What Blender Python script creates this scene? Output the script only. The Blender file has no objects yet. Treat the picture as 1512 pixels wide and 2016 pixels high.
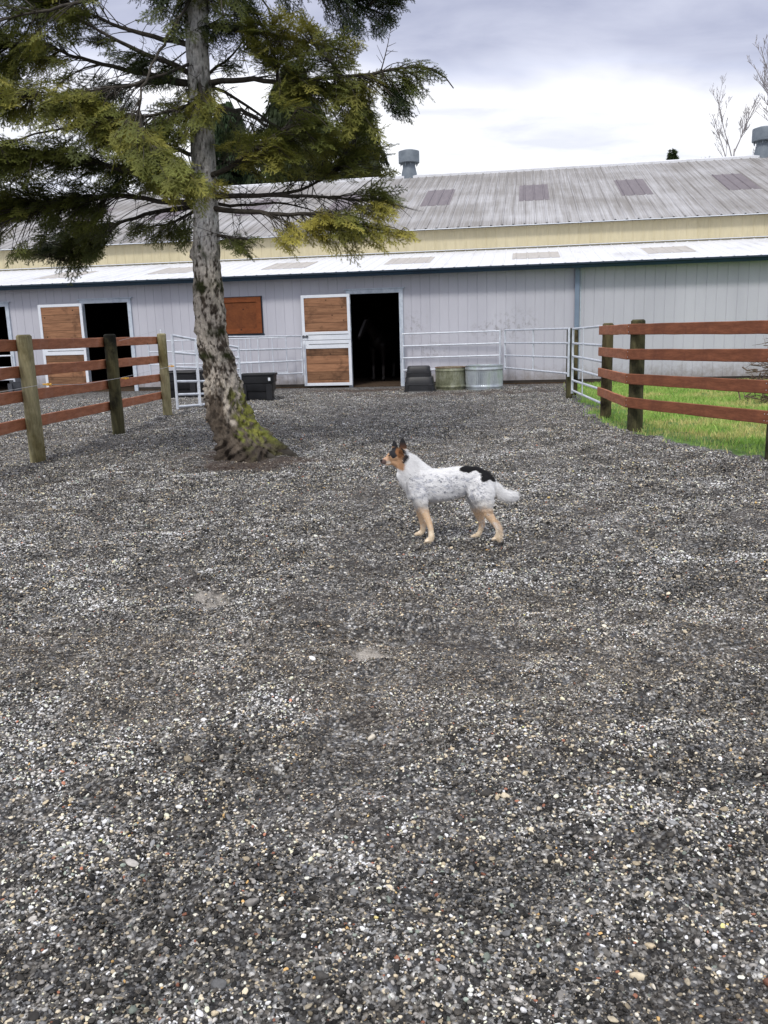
import bpy, math, random
import numpy as np
from mathutils import Vector, Matrix
R = math.radians
sc = bpy.context.scene
col = sc.collection
random.seed(7)
rng = np.random.default_rng(7)

# ------------------------------------------------------------------ camera
FPX, PIT, ROL, CAMZ = 1660.0, R(12.17), R(1.65), 1.45
F_ = np.array([0, math.cos(PIT), -math.sin(PIT)])
R0 = np.array([1.0, 0, 0]); U0 = np.array([0, math.sin(PIT), math.cos(PIT)])
R_ = math.cos(ROL)*R0 - math.sin(ROL)*U0
U_ = math.cos(ROL)*U0 + math.sin(ROL)*R0
CAM = np.array([0, 0, CAMZ])
cd = bpy.data.cameras.new('camera'); cam = bpy.data.objects.new('camera', cd); col.objects.link(cam)
cd.sensor_fit = 'VERTICAL'; cd.sensor_height = 36; cd.sensor_width = 27
cd.lens = FPX/2016*36; cd.clip_end = 2000; cd.clip_start = 0.05
m = Matrix.Identity(4)
for i in range(3):
    m[i][0] = R_[i]; m[i][1] = U_[i]; m[i][2] = -F_[i]; m[i][3] = CAM[i]
cam.matrix_world = m
sc.camera = cam

# ------------------------------------------------------------------ light
SUN_EL, SUN_AZ = R(52), R(200)        # azimuth measured clockwise from +Y
w = bpy.data.worlds.new('World'); sc.world = w; w.use_nodes = True
nt = w.node_tree; nt.nodes.clear()
def wn(t, **k):
    n = nt.nodes.new(t)
    for a, b in k.items(): setattr(n, a, b)
    return n
sky = wn('ShaderNodeTexSky', sky_type='NISHITA', sun_disc=False, sun_elevation=SUN_EL, sun_rotation=SUN_AZ)
skm = wn('ShaderNodeMixRGB', blend_type='MULTIPLY'); skm.inputs[0].default_value = 1; skm.inputs[2].default_value = (.1, .1, .1, 1)
nt.links.new(sky.outputs[0], skm.inputs[1])
tc = wn('ShaderNodeTexCoord'); sep = wn('ShaderNodeSeparateXYZ'); nt.links.new(tc.outputs['Generated'], sep.inputs[0])
def wm(op, a, b=None, clamp=False):
    n = wn('ShaderNodeMath', operation=op, use_clamp=clamp)
    for i, v in enumerate((a, b)):
        if v is None: continue
        if isinstance(v, (int, float)): n.inputs[i].default_value = v
        else: nt.links.new(v, n.inputs[i])
    return n.outputs[0]
den = wm('ADD', wm('ABSOLUTE', sep.outputs[2]), 0.18)
cx = wm('DIVIDE', sep.outputs[0], den); cy = wm('DIVIDE', sep.outputs[1], den)
cmb = wn('ShaderNodeCombineXYZ'); nt.links.new(cx, cmb.inputs[0]); nt.links.new(cy, cmb.inputs[1])
def wnoise(scale, det, rough, off, sx=1):
    mp = wn('ShaderNodeMapping'); mp.inputs['Location'].default_value = off; mp.inputs['Scale'].default_value = (1, sx, 1)
    nt.links.new(cmb.outputs[0], mp.inputs[0])
    n = wn('ShaderNodeTexNoise'); n.inputs['Scale'].default_value = scale; n.inputs['Detail'].default_value = det; n.inputs['Roughness'].default_value = rough
    n.inputs['Distortion'].default_value = .35
    nt.links.new(mp.outputs[0], n.inputs['Vector']); return n.outputs['Fac']
n1 = wnoise(.9, 5, .5, (3.1, 1.7, 0)); n2 = wnoise(2.6, 6, .55, (8.1, 4.7, 0), 1.8)
# elevation (z of the direction) pushed about by the noise: bright gap low over the barn, cloud deck above
elev = wm('ADD', sep.outputs[2], wm('MULTIPLY', wm('SUBTRACT', n1, .5), .16))
elev = wm('ADD', elev, wm('MULTIPLY', wm('SUBTRACT', n2, .5), .05))
rmp = wn('ShaderNodeValToRGB'); nt.links.new(elev, rmp.inputs[0])
cr = rmp.color_ramp; cr.elements[0].position = 0.0; cr.elements[0].color = (.80, .84, .98, 1)
cr.elements[1].position = 1.0; cr.elements[1].color = (1.25, 1.25, 1.3, 1)
for p, c in ((.12, (.84, .88, 1.02)), (.165, (1.08, 1.09, 1.12)), (.228, (1.10, 1.10, 1.14)), (.250, (.80, .83, .97)), (.272, (.60, .625, .77)), (.345, (.54, .565, .71)), (.45, (.66, .69, .86)), (.7, (1.25, 1.27, 1.35))):
    e = cr.elements.new(p); e.color = (*c, 1)
r2 = wn('ShaderNodeValToRGB'); nt.links.new(n2, r2.inputs[0])
r2.color_ramp.elements[0].position = .35; r2.color_ramp.elements[0].color = (.80, .81, .86, 1)
r2.color_ramp.elements[1].position = .68; r2.color_ramp.elements[1].color = (1.16, 1.15, 1.12, 1)
cm = wn('ShaderNodeMixRGB', blend_type='MULTIPLY'); cm.inputs[0].default_value = 1
nt.links.new(rmp.outputs[0], cm.inputs[1]); nt.links.new(r2.outputs[0], cm.inputs[2])
mx = wn('ShaderNodeMixRGB'); mx.inputs[0].default_value = .9
nt.links.new(skm.outputs[0], mx.inputs[1]); nt.links.new(cm.outputs[0], mx.inputs[2])
bg = wn('ShaderNodeBackground'); bg.inputs[1].default_value = 1.0; nt.links.new(mx.outputs[0], bg.inputs[0])
out = wn('ShaderNodeOutputWorld'); nt.links.new(bg.outputs[0], out.inputs[0])
sd = bpy.data.lights.new('sun', 'SUN'); sun = bpy.data.objects.new('sun', sd); col.objects.link(sun)
sd.energy = 1.9; sd.angle = R(10); sd.color = (1, .96, .9)
sv = Vector((math.sin(SUN_AZ)*math.cos(SUN_EL), math.cos(SUN_AZ)*math.cos(SUN_EL), math.sin(SUN_EL)))
sun.rotation_euler = sv.to_track_quat('Z', 'Y').to_euler()
sc.view_settings.view_transform = 'Standard'; sc.view_settings.look = 'None'
sc.view_settings.exposure = 0.1; sc.view_settings.gamma = 1; sc.view_settings.use_curve_mapping = False
sc.cycles.max_bounces = 6; sc.cycles.transparent_max_bounces = 8

# ------------------------------------------------------------------ pixel -> place helpers
def ray(px, py):
    d = F_ + R_*(px-756)/FPX - U_*(py-1008)/FPX
    return d/np.linalg.norm(d)
def G(px, py, z=0.0):
    d = ray(px, py); return CAM + d*((z-CAMZ)/d[2])
def Y_(px, py, Y):
    d = ray(px, py); return CAM + d*(Y/d[1])
def proj(P):
    P = np.asarray(P, float) - CAM
    d = P@F_
    return 756+FPX*(P@R_)/d, 1008-FPX*(P@U_)/d, d

# ------------------------------------------------------------------ noise
TB = np.random.default_rng(3).random((256, 256))
def vn(x, y, s=0):
    x = np.asarray(x, float)+s*17.3; y = np.asarray(y, float)+s*9.1
    xi = np.floor(x).astype(int); yi = np.floor(y).astype(int); fx = x-xi; fy = y-yi
    fx = fx*fx*(3-2*fx); fy = fy*fy*(3-2*fy)
    a = TB[xi & 255, yi & 255]; b = TB[(xi+1) & 255, yi & 255]; c = TB[xi & 255, (yi+1) & 255]; d = TB[(xi+1) & 255, (yi+1) & 255]
    return (a*(1-fx)+b*fx)*(1-fy)+(c*(1-fx)+d*fx)*fy
def fbm(x, y, o=4, s=0):
    t = 0; a = .5; n = 0
    for i in range(o): t = t+a*vn(x*2**i, y*2**i, s+i*3); n += a; a *= .5
    return t/n

# ------------------------------------------------------------------ materials
def nodes(name):
    mt = bpy.data.materials.new(name); mt.use_nodes = True
    t = mt.node_tree; b = t.nodes['Principled BSDF']
    return mt, t, b
def link(t, a, b): t.links.new(a, b)
def tnoise(t, scale, det=5, rough=.6, stretch=(1, 1, 1), coord='Object', dist=0):
    c = t.nodes.new('ShaderNodeTexCoord'); mp = t.nodes.new('ShaderNodeMapping'); mp.inputs['Scale'].default_value = stretch
    n = t.nodes.new('ShaderNodeTexNoise'); n.inputs['Scale'].default_value = scale; n.inputs['Detail'].default_value = det
    n.inputs['Roughness'].default_value = rough; n.inputs['Distortion'].default_value = dist
    link(t, c.outputs[coord], mp.inputs[0]); link(t, mp.outputs[0], n.inputs['Vector'])
    return n.outputs['Fac']
def ramp(t, fac, stops):
    r = t.nodes.new('ShaderNodeValToRGB'); link(t, fac, r.inputs[0]); e = r.color_ramp.elements
    e[0].position = stops[0][0]; e[0].color = (*stops[0][1], 1); e[1].position = stops[-1][0]; e[1].color = (*stops[-1][1], 1)
    for p, c in stops[1:-1]:
        x = e.new(p); x.color = (*c, 1)
    return r.outputs[0]
def mix(t, fac, a, b, mode='MIX'):
    n = t.nodes.new('ShaderNodeMixRGB'); n.blend_type = mode
    for i, v in ((0, fac), (1, a), (2, b)):
        if isinstance(v, (int, float)): n.inputs[i].default_value = v
        elif isinstance(v, tuple): n.inputs[i].default_value = (*v, 1)
        else: link(t, v, n.inputs[i])
    return n.outputs[0]
def math_(t, op, a, b):
    n = t.nodes.new('ShaderNodeMath'); n.operation = op
    for i, v in ((0, a), (1, b)):
        if isinstance(v, (int, float)): n.inputs[i].default_value = v
        else: link(t, v, n.inputs[i])
    return n.outputs[0]
def bump(t, b, h, strength, dist=.01):
    n = t.nodes.new('ShaderNodeBump'); n.inputs['Strength'].default_value = strength; n.inputs['Distance'].default_value = dist
    link(t, h, n.inputs['Height']); link(t, n.outputs[0], b.inputs['Normal'])
def attr(t, name, typ='GEOMETRY'):
    n = t.nodes.new('ShaderNodeAttribute'); n.attribute_name = name; n.attribute_type = typ; return n
def pm(name, stops, scale=5, det=6, rough=.7, stretch=(1, 1, 1), bmp=.3, bd=.01, metal=0, fine=None, coord='Object', spec=.5):
    mt, t, b = nodes(name)
    f = tnoise(t, scale, det, .6, stretch, coord)
    c = ramp(t, f, stops)
    if fine:
        f2 = tnoise(t, fine[0], 4, .7, fine[2] if len(fine) > 2 else stretch, coord)
        c = mix(t, fine[1], c, ramp(t, f2, [(.3, (.25, .25, .25)), (.7, (1.3, 1.3, 1.3))]), 'MULTIPLY')
        f = math_(t, 'ADD', f, f2)
    link(t, c, b.inputs['Base Color']); b.inputs['Roughness'].default_value = rough; b.inputs['Metallic'].default_value = metal
    b.inputs['Specular IOR Level'].default_value = spec
    if bmp: bump(t, b, f, bmp, bd)
    return mt
M = {}
M['siding'] = pm('siding', [(.3, (.42, .42, .475)), (.6, (.50, .50, .56)), (.8, (.52, .52, .585))], 1.2, 5, .55, (1, 1, .35), 0, fine=(26, .10, (1, 1, .4)))
# grey scuffs on the siding where horses rub against it
def siding():
    # the splash of mud low on the wall is a stain of its own
    mt, t, b = nodes('siding_scuffed')
    base = ramp(t, tnoise(t, 1.1, 5, .6, (1, 1, .3)), [(.3, (.465, .465, .515)), (.7, (.545, .545, .595))])
    sc_ = attr(t, 'scuff').outputs['Fac']
    n = tnoise(t, 7, 7, .75)
    k = math_(t, 'MULTIPLY', sc_, ramp(t, n, [(.50, (0, 0, 0)), (.58, (.8, .8, .8))]))
    base = mix(t, k, base, (.31, .30, .315))
    d = ramp(t, tnoise(t, 30, 3, .8), [(.70, (0, 0, 0)), (.74, (.6, .6, .6))])
    base = mix(t, d, base, (.25, .24, .24))
    tcn = t.nodes.new('ShaderNodeTexCoord'); sz = t.nodes.new('ShaderNodeSeparateXYZ'); link(t, tcn.outputs['Object'], sz.inputs[0])
    hgt = math_(t, 'SUBTRACT', math_(t, 'MULTIPLY', tnoise(t, 5, 6, .8), .9), sz.outputs[2])
    base = mix(t, ramp(t, hgt, [(.0, (0, 0, 0)), (.35, (.75, .75, .75))]), base, (.22, .19, .165))
    link(t, base, b.inputs['Base Color']); b.inputs['Roughness'].default_value = .5
    return mt
M['siding'] = siding()
M['yellow'] = pm('clerestory_paint', [(.3, (.54, .475, .30)), (.7, (.62, .55, .365))], .8, 5, .6, (1, 1, .3), 0, fine=(14, .15, (1, 1, .2)))
M['blue'] = pm('gutter_paint', [(.3, (.005, .018, .034)), (.7, (.009, .028, .050))], 2, 4, .4, bmp=0)
M['pipe_blue'] = pm('downpipe_paint', [(.3, (.15, .20, .28)), (.7, (.20, .26, .34))], 3, 4, .45, bmp=0)
M['frame'] = pm('frame_steel', [(.3, (.40, .46, .54)), (.55, (.56, .62, .69)), (.75, (.62, .67, .72))], 7, 5, .5, (1, 1, 1), .05, fine=(40, .2))
M['white'] = pm('white_paint', [(.3, (.70, .74, .80)), (.7, (.80, .83, .87))], 4, 5, .45, bmp=.05, fine=(30, .08))
M['galv'] = pm('galvanized_pipe', [(.3, (.52, .56, .62)), (.7, (.76, .80, .86))], 9, 5, .42, bmp=.05, metal=.15, fine=(60, .15))
M['vent'] = pm('vent_metal', [(.3, (.13, .155, .18)), (.7, (.20, .23, .26))], 4, 5, .5, bmp=.1, metal=.2)
def roofmat(name, base, dirt, amt, streak=(6, .45, .45)):
    mt, t, b = nodes(name)
    a = tnoise(t, 1.0, 7, .7, streak)                 # long streaks down the slope
    b2 = tnoise(t, .35, 4, .6, (1, 1, 1)); f3 = tnoise(t, 22, 4, .75, (1, .5, .5))
    s = math_(t, 'ADD', math_(t, 'MULTIPLY', a, .6), math_(t, 'ADD', math_(t, 'MULTIPLY', b2, .45), math_(t, 'MULTIPLY', f3, .25)))
    k = ramp(t, s, [(.60-amt*.12, (0, 0, 0)), (.80-amt*.08, (1, 1, 1))])
    c = mix(t, k, base, dirt)
    c = mix(t, .35, c, ramp(t, f3, [(.3, (.6, .6, .6)), (.7, (1.2, 1.2, 1.2))]), 'MULTIPLY')
    link(t, c, b.inputs['Base Color']); b.inputs['Roughness'].default_value = .55
    return mt
M['roof'] = roofmat('weathered_roof', (.50, .50, .515), (.20, .185, .17), 1.05, (20, .28, .28))
M['leanroof'] = roofmat('pale_roof', (.70, .71, .74), (.50, .50, .51), -.6, (3, .5, .5))
M['sky_dark'] = pm('skylight_brown', [(.3, (.09, .065, .07)), (.7, (.16, .125, .13))], 3, 5, .4, (5, .5, .5), 0, fine=(12, .4, (8, .5, .5)))
M['sky_tan'] = pm('skylight_tan', [(.3, (.40, .375, .35)), (.7, (.50, .47, .44))], 2, 5, .45, (4, .6, .6), 0)
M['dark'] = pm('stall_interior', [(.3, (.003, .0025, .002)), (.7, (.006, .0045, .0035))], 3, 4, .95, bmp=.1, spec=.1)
M['stallfloor'] = pm('stall_floor', [(.3, (.03, .017, .009)), (.7, (.09, .055, .028))], 14, 5, .95, bmp=.6, bd=.02)
M['skirt'] = pm('skirt_board', [(.3, (.02, .016, .012)), (.7, (.05, .04, .03))], 6, 5, .9, (.4, 1, 3), .4)
def wood(name, c0, c1, knot=(.03, .012, .008), grain=(1, 1, 16), plank=None, rough=.7, bmp=.25, patchy=None):
    mt, t, b = nodes(name)
    f = tnoise(t, 1.6, 8, .65, grain, 'Object', .4)
    c = ramp(t, f, [(.28, c0), (.72, c1)])
    g = tnoise(t, 7, 4, .75, (grain[0]*.8, grain[1]*.8, grain[2]*.9))
    c = mix(t, .5, c, ramp(t, g, [(.3, (.55, .55, .55)), (.7, (1.25, 1.25, 1.25))]), 'MULTIPLY')
    tcn = t.nodes.new('ShaderNodeTexCoord')
    v = t.nodes.new('ShaderNodeTexVoronoi'); v.inputs['Scale'].default_value = 3.3
    mp = t.nodes.new('ShaderNodeMapping'); mp.inputs['Scale'].default_value = (1, 1, 1.35); link(t, tcn.outputs['Object'], mp.inputs[0]); link(t, mp.outputs[0], v.inputs['Vector'])
    kk = ramp(t, v.outputs['Distance'], [(.06, (1, 1, 1)), (.11, (0, 0, 0))])
    c = mix(t, kk, c, knot)
    if patchy:
        pn = tnoise(t, 2.2, 6, .7)
        c = mix(t, ramp(t, pn, [(.52, (0, 0, 0)), (.66, (.8, .8, .8))]), c, patchy)
    if plank:
        s = t.nodes.new('ShaderNodeSeparateXYZ'); link(t, tcn.outputs['Object'], s.inputs[0])
        fr = math_(t, 'FRACT', math_(t, 'DIVIDE', s.outputs[2], plank), 0)
        e = ramp(t, fr, [(.0, (.25, .25, .25)), (.035, (.25, .25, .25)), (.06, (1, 1, 1)), (1, (1, 1, 1))])
        fl = math_(t, 'FLOOR', math_(t, 'DIVIDE', s.outputs[2], plank), 0)
        wn_ = t.nodes.new('ShaderNodeTexWhiteNoise'); wn_.noise_dimensions = '1D'; link(t, fl, wn_.inputs['W'])
        tone = ramp(t, wn_.outputs['Value'], [(0, (.62, .62, .60)), (1, (1.25, 1.2, 1.15))])
        c = mix(t, 1, mix(t, 1, c, tone, 'MULTIPLY'), e, 'MULTIPLY')
    link(t, c, b.inputs['Base Color']); b.inputs['Roughness'].default_value = rough; b.inputs['Specular IOR Level'].default_value = .25
    if bmp: bump(t, b, math_(t, 'ADD', f, g), bmp, .006)
    return mt
M['panelwood'] = wood('door_boards', (.17, .082, .045), (.42, .225, .125), plank=.21, patchy=(.07, .035, .02))
M['shutter'] = wood('shutter_stain', (.12, .036, .012), (.21, .066, .020), grain=(3, 3, 3))
M['shutterframe'] = wood('shutter_frame_stain', (.15, .042, .013), (.25, .075, .022), grain=(2, 2, 6))
M['rail'] = wood('rail_stain', (.25, .092, .046), (.50, .20, .105), grain=(2, 2, 14), patchy=(.42, .20, .13))
M['rail_dark'] = wood('rail_stain_dark', (.16, .057, .029), (.33, .122, .062), grain=(2, 2, 12), patchy=(.17, .06, .035))
def postmat(name, c0, c1, dk):
    mt, t, b = nodes(name)
    f = tnoise(t, 2.2, 7, .7, (5, 5, .7)); g = tnoise(t, 1.7, 6, .65); h = tnoise(t, 14, 4, .8, (5, 5, .5))
    c = ramp(t, f, [(.3, c0), (.7, c1)])
    c = mix(t, ramp(t, g, [(.47, (0, 0, 0)), (.62, (1, 1, 1))]), c, dk)
    c = mix(t, .6, c, ramp(t, h, [(.3, (.4, .4, .4)), (.7, (1.3, 1.3, 1.3))]), 'MULTIPLY')
    link(t, c, b.inputs['Base Color']); b.inputs['Roughness'].default_value = .85; b.inputs['Specular IOR Level'].default_value = .2
    bump(t, b, math_(t, 'ADD', f, h), .5, .008)
    return mt
M['post'] = postmat('post_wood', (.22, .195, .10), (.42, .38, .23), (.16, .135, .06))
M['post_dark'] = postmat('post_wood_dark', (.045, .042, .020), (.13, .12, .06), (.012, .012, .008))
M['post_brown'] = postmat('post_wood_brown', (.07, .058, .028), (.18, .15, .075), (.02, .016, .010))
M['rubber'] = pm('black_rubber', [(.3, (.006, .0065, .008)), (.7, (.014, .015, .018))], 4, 5, .5, bmp=.1, fine=(30, .2))
M['rubber_grey'] = pm('grey_tub', [(.3, (.05, .055, .065)), (.7, (.09, .095, .11))], 4, 5, .5, bmp=.1)
M['tank'] = pm('galvanized_tank', [(.3, (.38, .42, .46)), (.55, (.55, .60, .62)), (.75, (.42, .52, .40))], 2.2, 6, .32, (2, 2, .6), .1, metal=.55, fine=(30, .25))
M['tank_old'] = pm('dirty_tank', [(.3, (.11, .12, .07)), (.5, (.25, .26, .17)), (.7, (.40, .42, .34))], 3, 6, .5, (1.5, 1.5, .8), .2, metal=.25, fine=(24, .4))
M['rust'] = pm('rusty_rim', [(.3, (.16, .07, .03)), (.7, (.30, .22, .14))], 9, 4, .7)
M['wire'] = pm('fence_wire', [(.3, (.5, .5, .5)), (.7, (.62, .62, .62))], 9, 3, .4, metal=.3, bmp=0)
M['yellow_plastic'] = pm('yellow_plastic', [(.3, (.70, .36, .04)), (.7, (.85, .50, .08))], 9, 3, .5, bmp=0)
M['nail'] = pm('nail_head', [(.3, (.6, .62, .65)), (.7, (.75, .76, .78))], 9, 3, .35, metal=.5, bmp=0)
M['twig'] = pm('dead_twigs', [(.3, (.06, .04, .03)), (.7, (.20, .14, .10))], 6, 4, .9, bmp=.2)
M['branch'] = pm('branch_bark', [(.3, (.022, .017, .012)), (.7, (.075, .065, .05))], 14, 5, .9, bmp=.3)
M['bare'] = pm('bare_tree_bark', [(.3, (.28, .26, .27)), (.7, (.40, .37, .38))], 3, 4, .9, bmp=0)

def colmat(name, a='col', rough=.8, spec=.3, trans=0.0, typ='GEOMETRY', noise=None, bmp=0):
    mt, t, b = nodes(name)
    c = attr(t, a, typ).outputs['Color']
    if noise:
        n = tnoise(t, noise[0], 5, .7, noise[2] if len(noise) > 2 else (1, 1, 1))
        c = mix(t, noise[1], c, ramp(t, n, [(.25, (.4, .4, .4)), (.75, (1.5, 1.5, 1.5))]), 'MULTIPLY')
        if bmp: bump(t, b, n, bmp, .01)
    link(t, c, b.inputs['Base Color']); b.inputs['Roughness'].default_value = rough; b.inputs['Specular IOR Level'].default_value = spec
    if trans:
        tr = t.nodes.new('ShaderNodeBsdfTranslucent'); link(t, c, tr.inputs[0])
        ms = t.nodes.new('ShaderNodeMixShader'); ms.inputs[0].default_value = trans
        o = t.nodes['Material Output']; link(t, b.outputs[0], ms.inputs[1]); link(t, tr.outputs[0], ms.inputs[2]); link(t, ms.outputs[0], o.inputs[0])
    return mt
M['needle'] = colmat('fir_needles', rough=.6, spec=.3, trans=.30)
M['needle_far'] = colmat('far_needles', rough=.7, spec=.2, trans=.1)
M['grass'] = colmat('grass_blades', rough=.55, spec=.3, trans=.35)
M['pebble'] = colmat('pebbles', rough=.65, spec=.2, typ='INSTANCER', noise=(1.5, .5))
M['coat'] = colmat('dog_coat', rough=.75, spec=.25, noise=(90, .18), bmp=.2)
M['fur'] = colmat('dog_fur', rough=.7, spec=.3, trans=.15)
M['eye'] = pm('wet_eye', [(.3, (.008, .005, .004)), (.7, (.012, .008, .006))], 9, 2, .08, bmp=0)
M['bark'] = None

# ------------------------------------------------------------------ object helpers
def tag(o, label=None, cat=None, group=None, kind=None):
    for k, v in (('label', label), ('category', cat), ('group', group), ('kind', kind)):
        if v: o[k] = v
    return o
def empty(name, loc=(0, 0, 0), rz=0, **k):
    o = bpy.data.objects.new(name, None); col.objects.link(o); o.location = loc; o.rotation_euler = (0, 0, rz)
    o.empty_display_size = .2
    return tag(o, **k)
def mesh_obj(name, V, F, mat, parent=None, smooth=False, cols=None, fcols=None, attrs=None):
    me = bpy.data.meshes.new(name)
    V = np.asarray(V, np.float32)
    if isinstance(F, np.ndarray):
        n, k = F.shape
        me.vertices.add(len(V)); me.vertices.foreach_set('co', V.ravel())
        me.loops.add(n*k); me.loops.foreach_set('vertex_index', F.ravel().astype(np.int32))
        me.polygons.add(n); me.polygons.foreach_set('loop_start', np.arange(0, n*k, k, dtype=np.int32))
        me.polygons.foreach_set('loop_total', np.full(n, k, np.int32)); me.update(calc_edges=True)
    else:
        me.from_pydata([tuple(map(float, v)) for v in V], [], F); me.update()
    if smooth: me.polygons.foreach_set('use_smooth', np.ones(len(me.polygons), bool))
    if cols is not None:
        a = me.color_attributes.new('col', 'FLOAT_COLOR', 'POINT')
        c = np.ones((len(V), 4), np.float32); c[:, :3] = cols; a.data.foreach_set('color', c.ravel())
    for k, v in (attrs or {}).items():
        a = me.attributes.new(k, 'FLOAT', 'POINT'); a.data.foreach_set('value', np.asarray(v, np.float32))
    me.materials.append(mat)
    o = bpy.data.objects.new(name, me); col.objects.link(o)
    if parent: o.parent = parent
    return o
def frame(d, up=(0, 0, 1)):
    d = np.asarray(d, float); d = d/np.linalg.norm(d)
    up = np.asarray(up, float)
    if abs(d@up) > .95: up = np.array([1.0, 0, 0]) if abs(d[0]) < .9 else np.array([0, 1.0, 0])
    s = np.cross(d, up); s /= np.linalg.norm(s); u = np.cross(s, d)
    return d, s, u
class MB:
    def __init__(s): s.V = []; s.F = []
    def add(s, vs, fs):
        b = len(s.V); s.V += [tuple(map(float, v)) for v in vs]; s.F += [tuple(i+b for i in f) for f in fs]
    def box(s, x0, x1, y0, y1, z0, z1, bev=0):
        if bev:
            b = bev; P = []
            for z, i in ((z0, b), (z0+b, 0), (z1-b, 0), (z1, b)):
                P += [(x0+i, y0+i, z), (x1-i, y0+i, z), (x1-i, y1-i, z), (x0+i, y1-i, z)]
            F = [(3, 2, 1, 0), (12, 13, 14, 15)]
            for k in range(3):
                for j in range(4): F.append((k*4+j, k*4+(j+1) % 4, k*4+4+(j+1) % 4, k*4+4+j))
            s.add(P, F); return
        s.add([(x0, y0, z0), (x1, y0, z0), (x1, y1, z0), (x0, y1, z0), (x0, y0, z1), (x1, y0, z1), (x1, y1, z1), (x0, y1, z1)],
              [(3, 2, 1, 0), (4, 5, 6, 7), (0, 1, 5, 4), (1, 2, 6, 5), (2, 3, 7, 6), (3, 0, 4, 7)])
    def bar(s, A, B, w_, h, up=(0, 0, 1)):      # rectangular bar from A to B, w_ across, h along up
        A = np.asarray(A, float); B = np.asarray(B, float); d, sd_, u = frame(B-A, up)
        P = [p+sd_*a*w_/2+u*b*h/2 for p in (A, B) for a, b in ((-1, -1), (1, -1), (1, 1), (-1, 1))]
        s.add(P, [(3, 2, 1, 0), (4, 5, 6, 7), (0, 1, 5, 4), (1, 2, 6, 5), (2, 3, 7, 6), (3, 0, 4, 7)])
    def tube(s, pts, r, n=8, caps=True):
        pts = [np.asarray(p, float) for p in pts]
        if isinstance(r, (int, float)): r = [r]*len(pts)
        P = []; F = []; up = None
        for i, p in enumerate(pts):
            d = pts[min(i+1, len(pts)-1)]-pts[max(i-1, 0)]
            if up is None: _, sd_, u = frame(d)
            else:
                d = d/np.linalg.norm(d); sd_ = np.cross(d, up); sd_ /= np.linalg.norm(sd_)+1e-9; u = np.cross(sd_, d)
            up = u
            for k in range(n):
                a = 2*math.pi*k/n; P.append(p+(sd_*math.cos(a)+u*math.sin(a))*r[i])
        for i in range(len(pts)-1):
            for k in range(n): F.append((i*n+k, i*n+(k+1) % n, (i+1)*n+(k+1) % n, (i+1)*n+k))
        if caps: F.append(tuple(range(n-1, -1, -1))); F.append(tuple(range((len(pts)-1)*n, len(pts)*n)))
        s.add(P, F)
    def lathe(s, prof, c=(0, 0, 0), n=40, sx=1, sy=1, caps=True, flute=0, fn=0, fz=None, sq=2.0):
        P = []; F = []
        for r, z in prof:
            for k in range(n):
                a = 2*math.pi*k/n; rr = r
                if flute and fz and fz[0] < z < fz[1]: rr = r+flute*math.cos(a*fn)
                ca, sa = math.cos(a), math.sin(a)
                ex = 2.0/sq
                x = math.copysign(abs(ca)**ex, ca); y = math.copysign(abs(sa)**ex, sa)
                P.append((c[0]+rr*sx*x, c[1]+rr*sy*y, c[2]+z))
        for i in range(len(prof)-1):
            for k in range(n): F.append((i*n+k, i*n+(k+1) % n, (i+1)*n+(k+1) % n, (i+1)*n+k))
        if caps: F.append(tuple(range(n-1, -1, -1))); F.append(tuple(range((len(prof)-1)*n, len(prof)*n)))
        s.add(P, F)
    def build(s, name, mat, parent=None, smooth=False, attrs=None):
        return mesh_obj(name, s.V, s.F, mat, parent, smooth, attrs=attrs)
def autosmooth(o, ang=35):
    me = o.data; me.polygons.foreach_set('use_smooth', np.ones(len(me.polygons), bool)); me.set_sharp_from_angle(angle=R(ang))

# ------------------------------------------------------------------ barn frame of reference
ANG = R(9.45)
OB = G(756, 761)
UV = np.array([math.cos(ANG), -math.sin(ANG), 0]); NV = np.array([math.sin(ANG), math.cos(ANG), 0])
def toL(P): P = np.asarray(P)-OB; return np.array([P@UV, P@NV, P[2]])
def toW(u, v, z): return OB+UV*u+NV*v+np.array([0, 0, z])
CL = toL(CAM)
def hit(px, py, v0=0.0, z0=None, slope=None):
    """wall-frame point where the pixel's ray meets the plane v = v0, or the slope z = z0 + slope*(v - v0)"""
    d = ray(px, py); dl = np.array([d@UV, d@NV, d[2]])
    if slope is None: t = (v0-CL[1])/dl[1]
    else: t = (z0+slope*(CL[1]-v0)-CL[2])/(dl[2]-slope*dl[1])
    return CL+dl*t
def wallv(x, y):   # v coordinate of a world xy
    return (x-OB[0])*NV[0]+(y-OB[1])*NV[1]

# ------------------------------------------------------------------ ground
SCUFF = [(G(px, py), rx, ry, dep) for px, py, rx, ry, dep in ((425, 1165, .10, .13, .035), (725, 1283, .15, .10, .03), (1190, 1195, .10, .14, .05), (800, 1250, .20, .10, .028), (560, 1215, .35, .12, .022), (1290, 1300, .3, .12, .025), (1000, 1270, .28, .10, .022), (640, 1330, .35, .10, .015), (1385, 1110, .2, .15, .03), (900, 1120, .3, .12, .02), (410, 1140, .22, .10, -.03), (640, 1240, .3, .07, -.025), (1180, 1160, .16, .08, -.03), (760, 1225, .25, .06, -.025))]
SANDY = [(G(425, 1168), .06, .15), (G(725, 1284), .11, .07), (G(395, 1160), .04, .07)]
def sand(x, y):
    s = 0
    for i, (p, rx, ry) in enumerate(SANDY): s = np.maximum(s, np.clip((1.15-np.sqrt(((x-p[0])/rx)**2+((y-p[1])/ry)**2)+(fbm(x*22, y*22, 3, 81)-.5)*1.3)*2, 0, 1 if i < 3 else .45))
    return s
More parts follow.
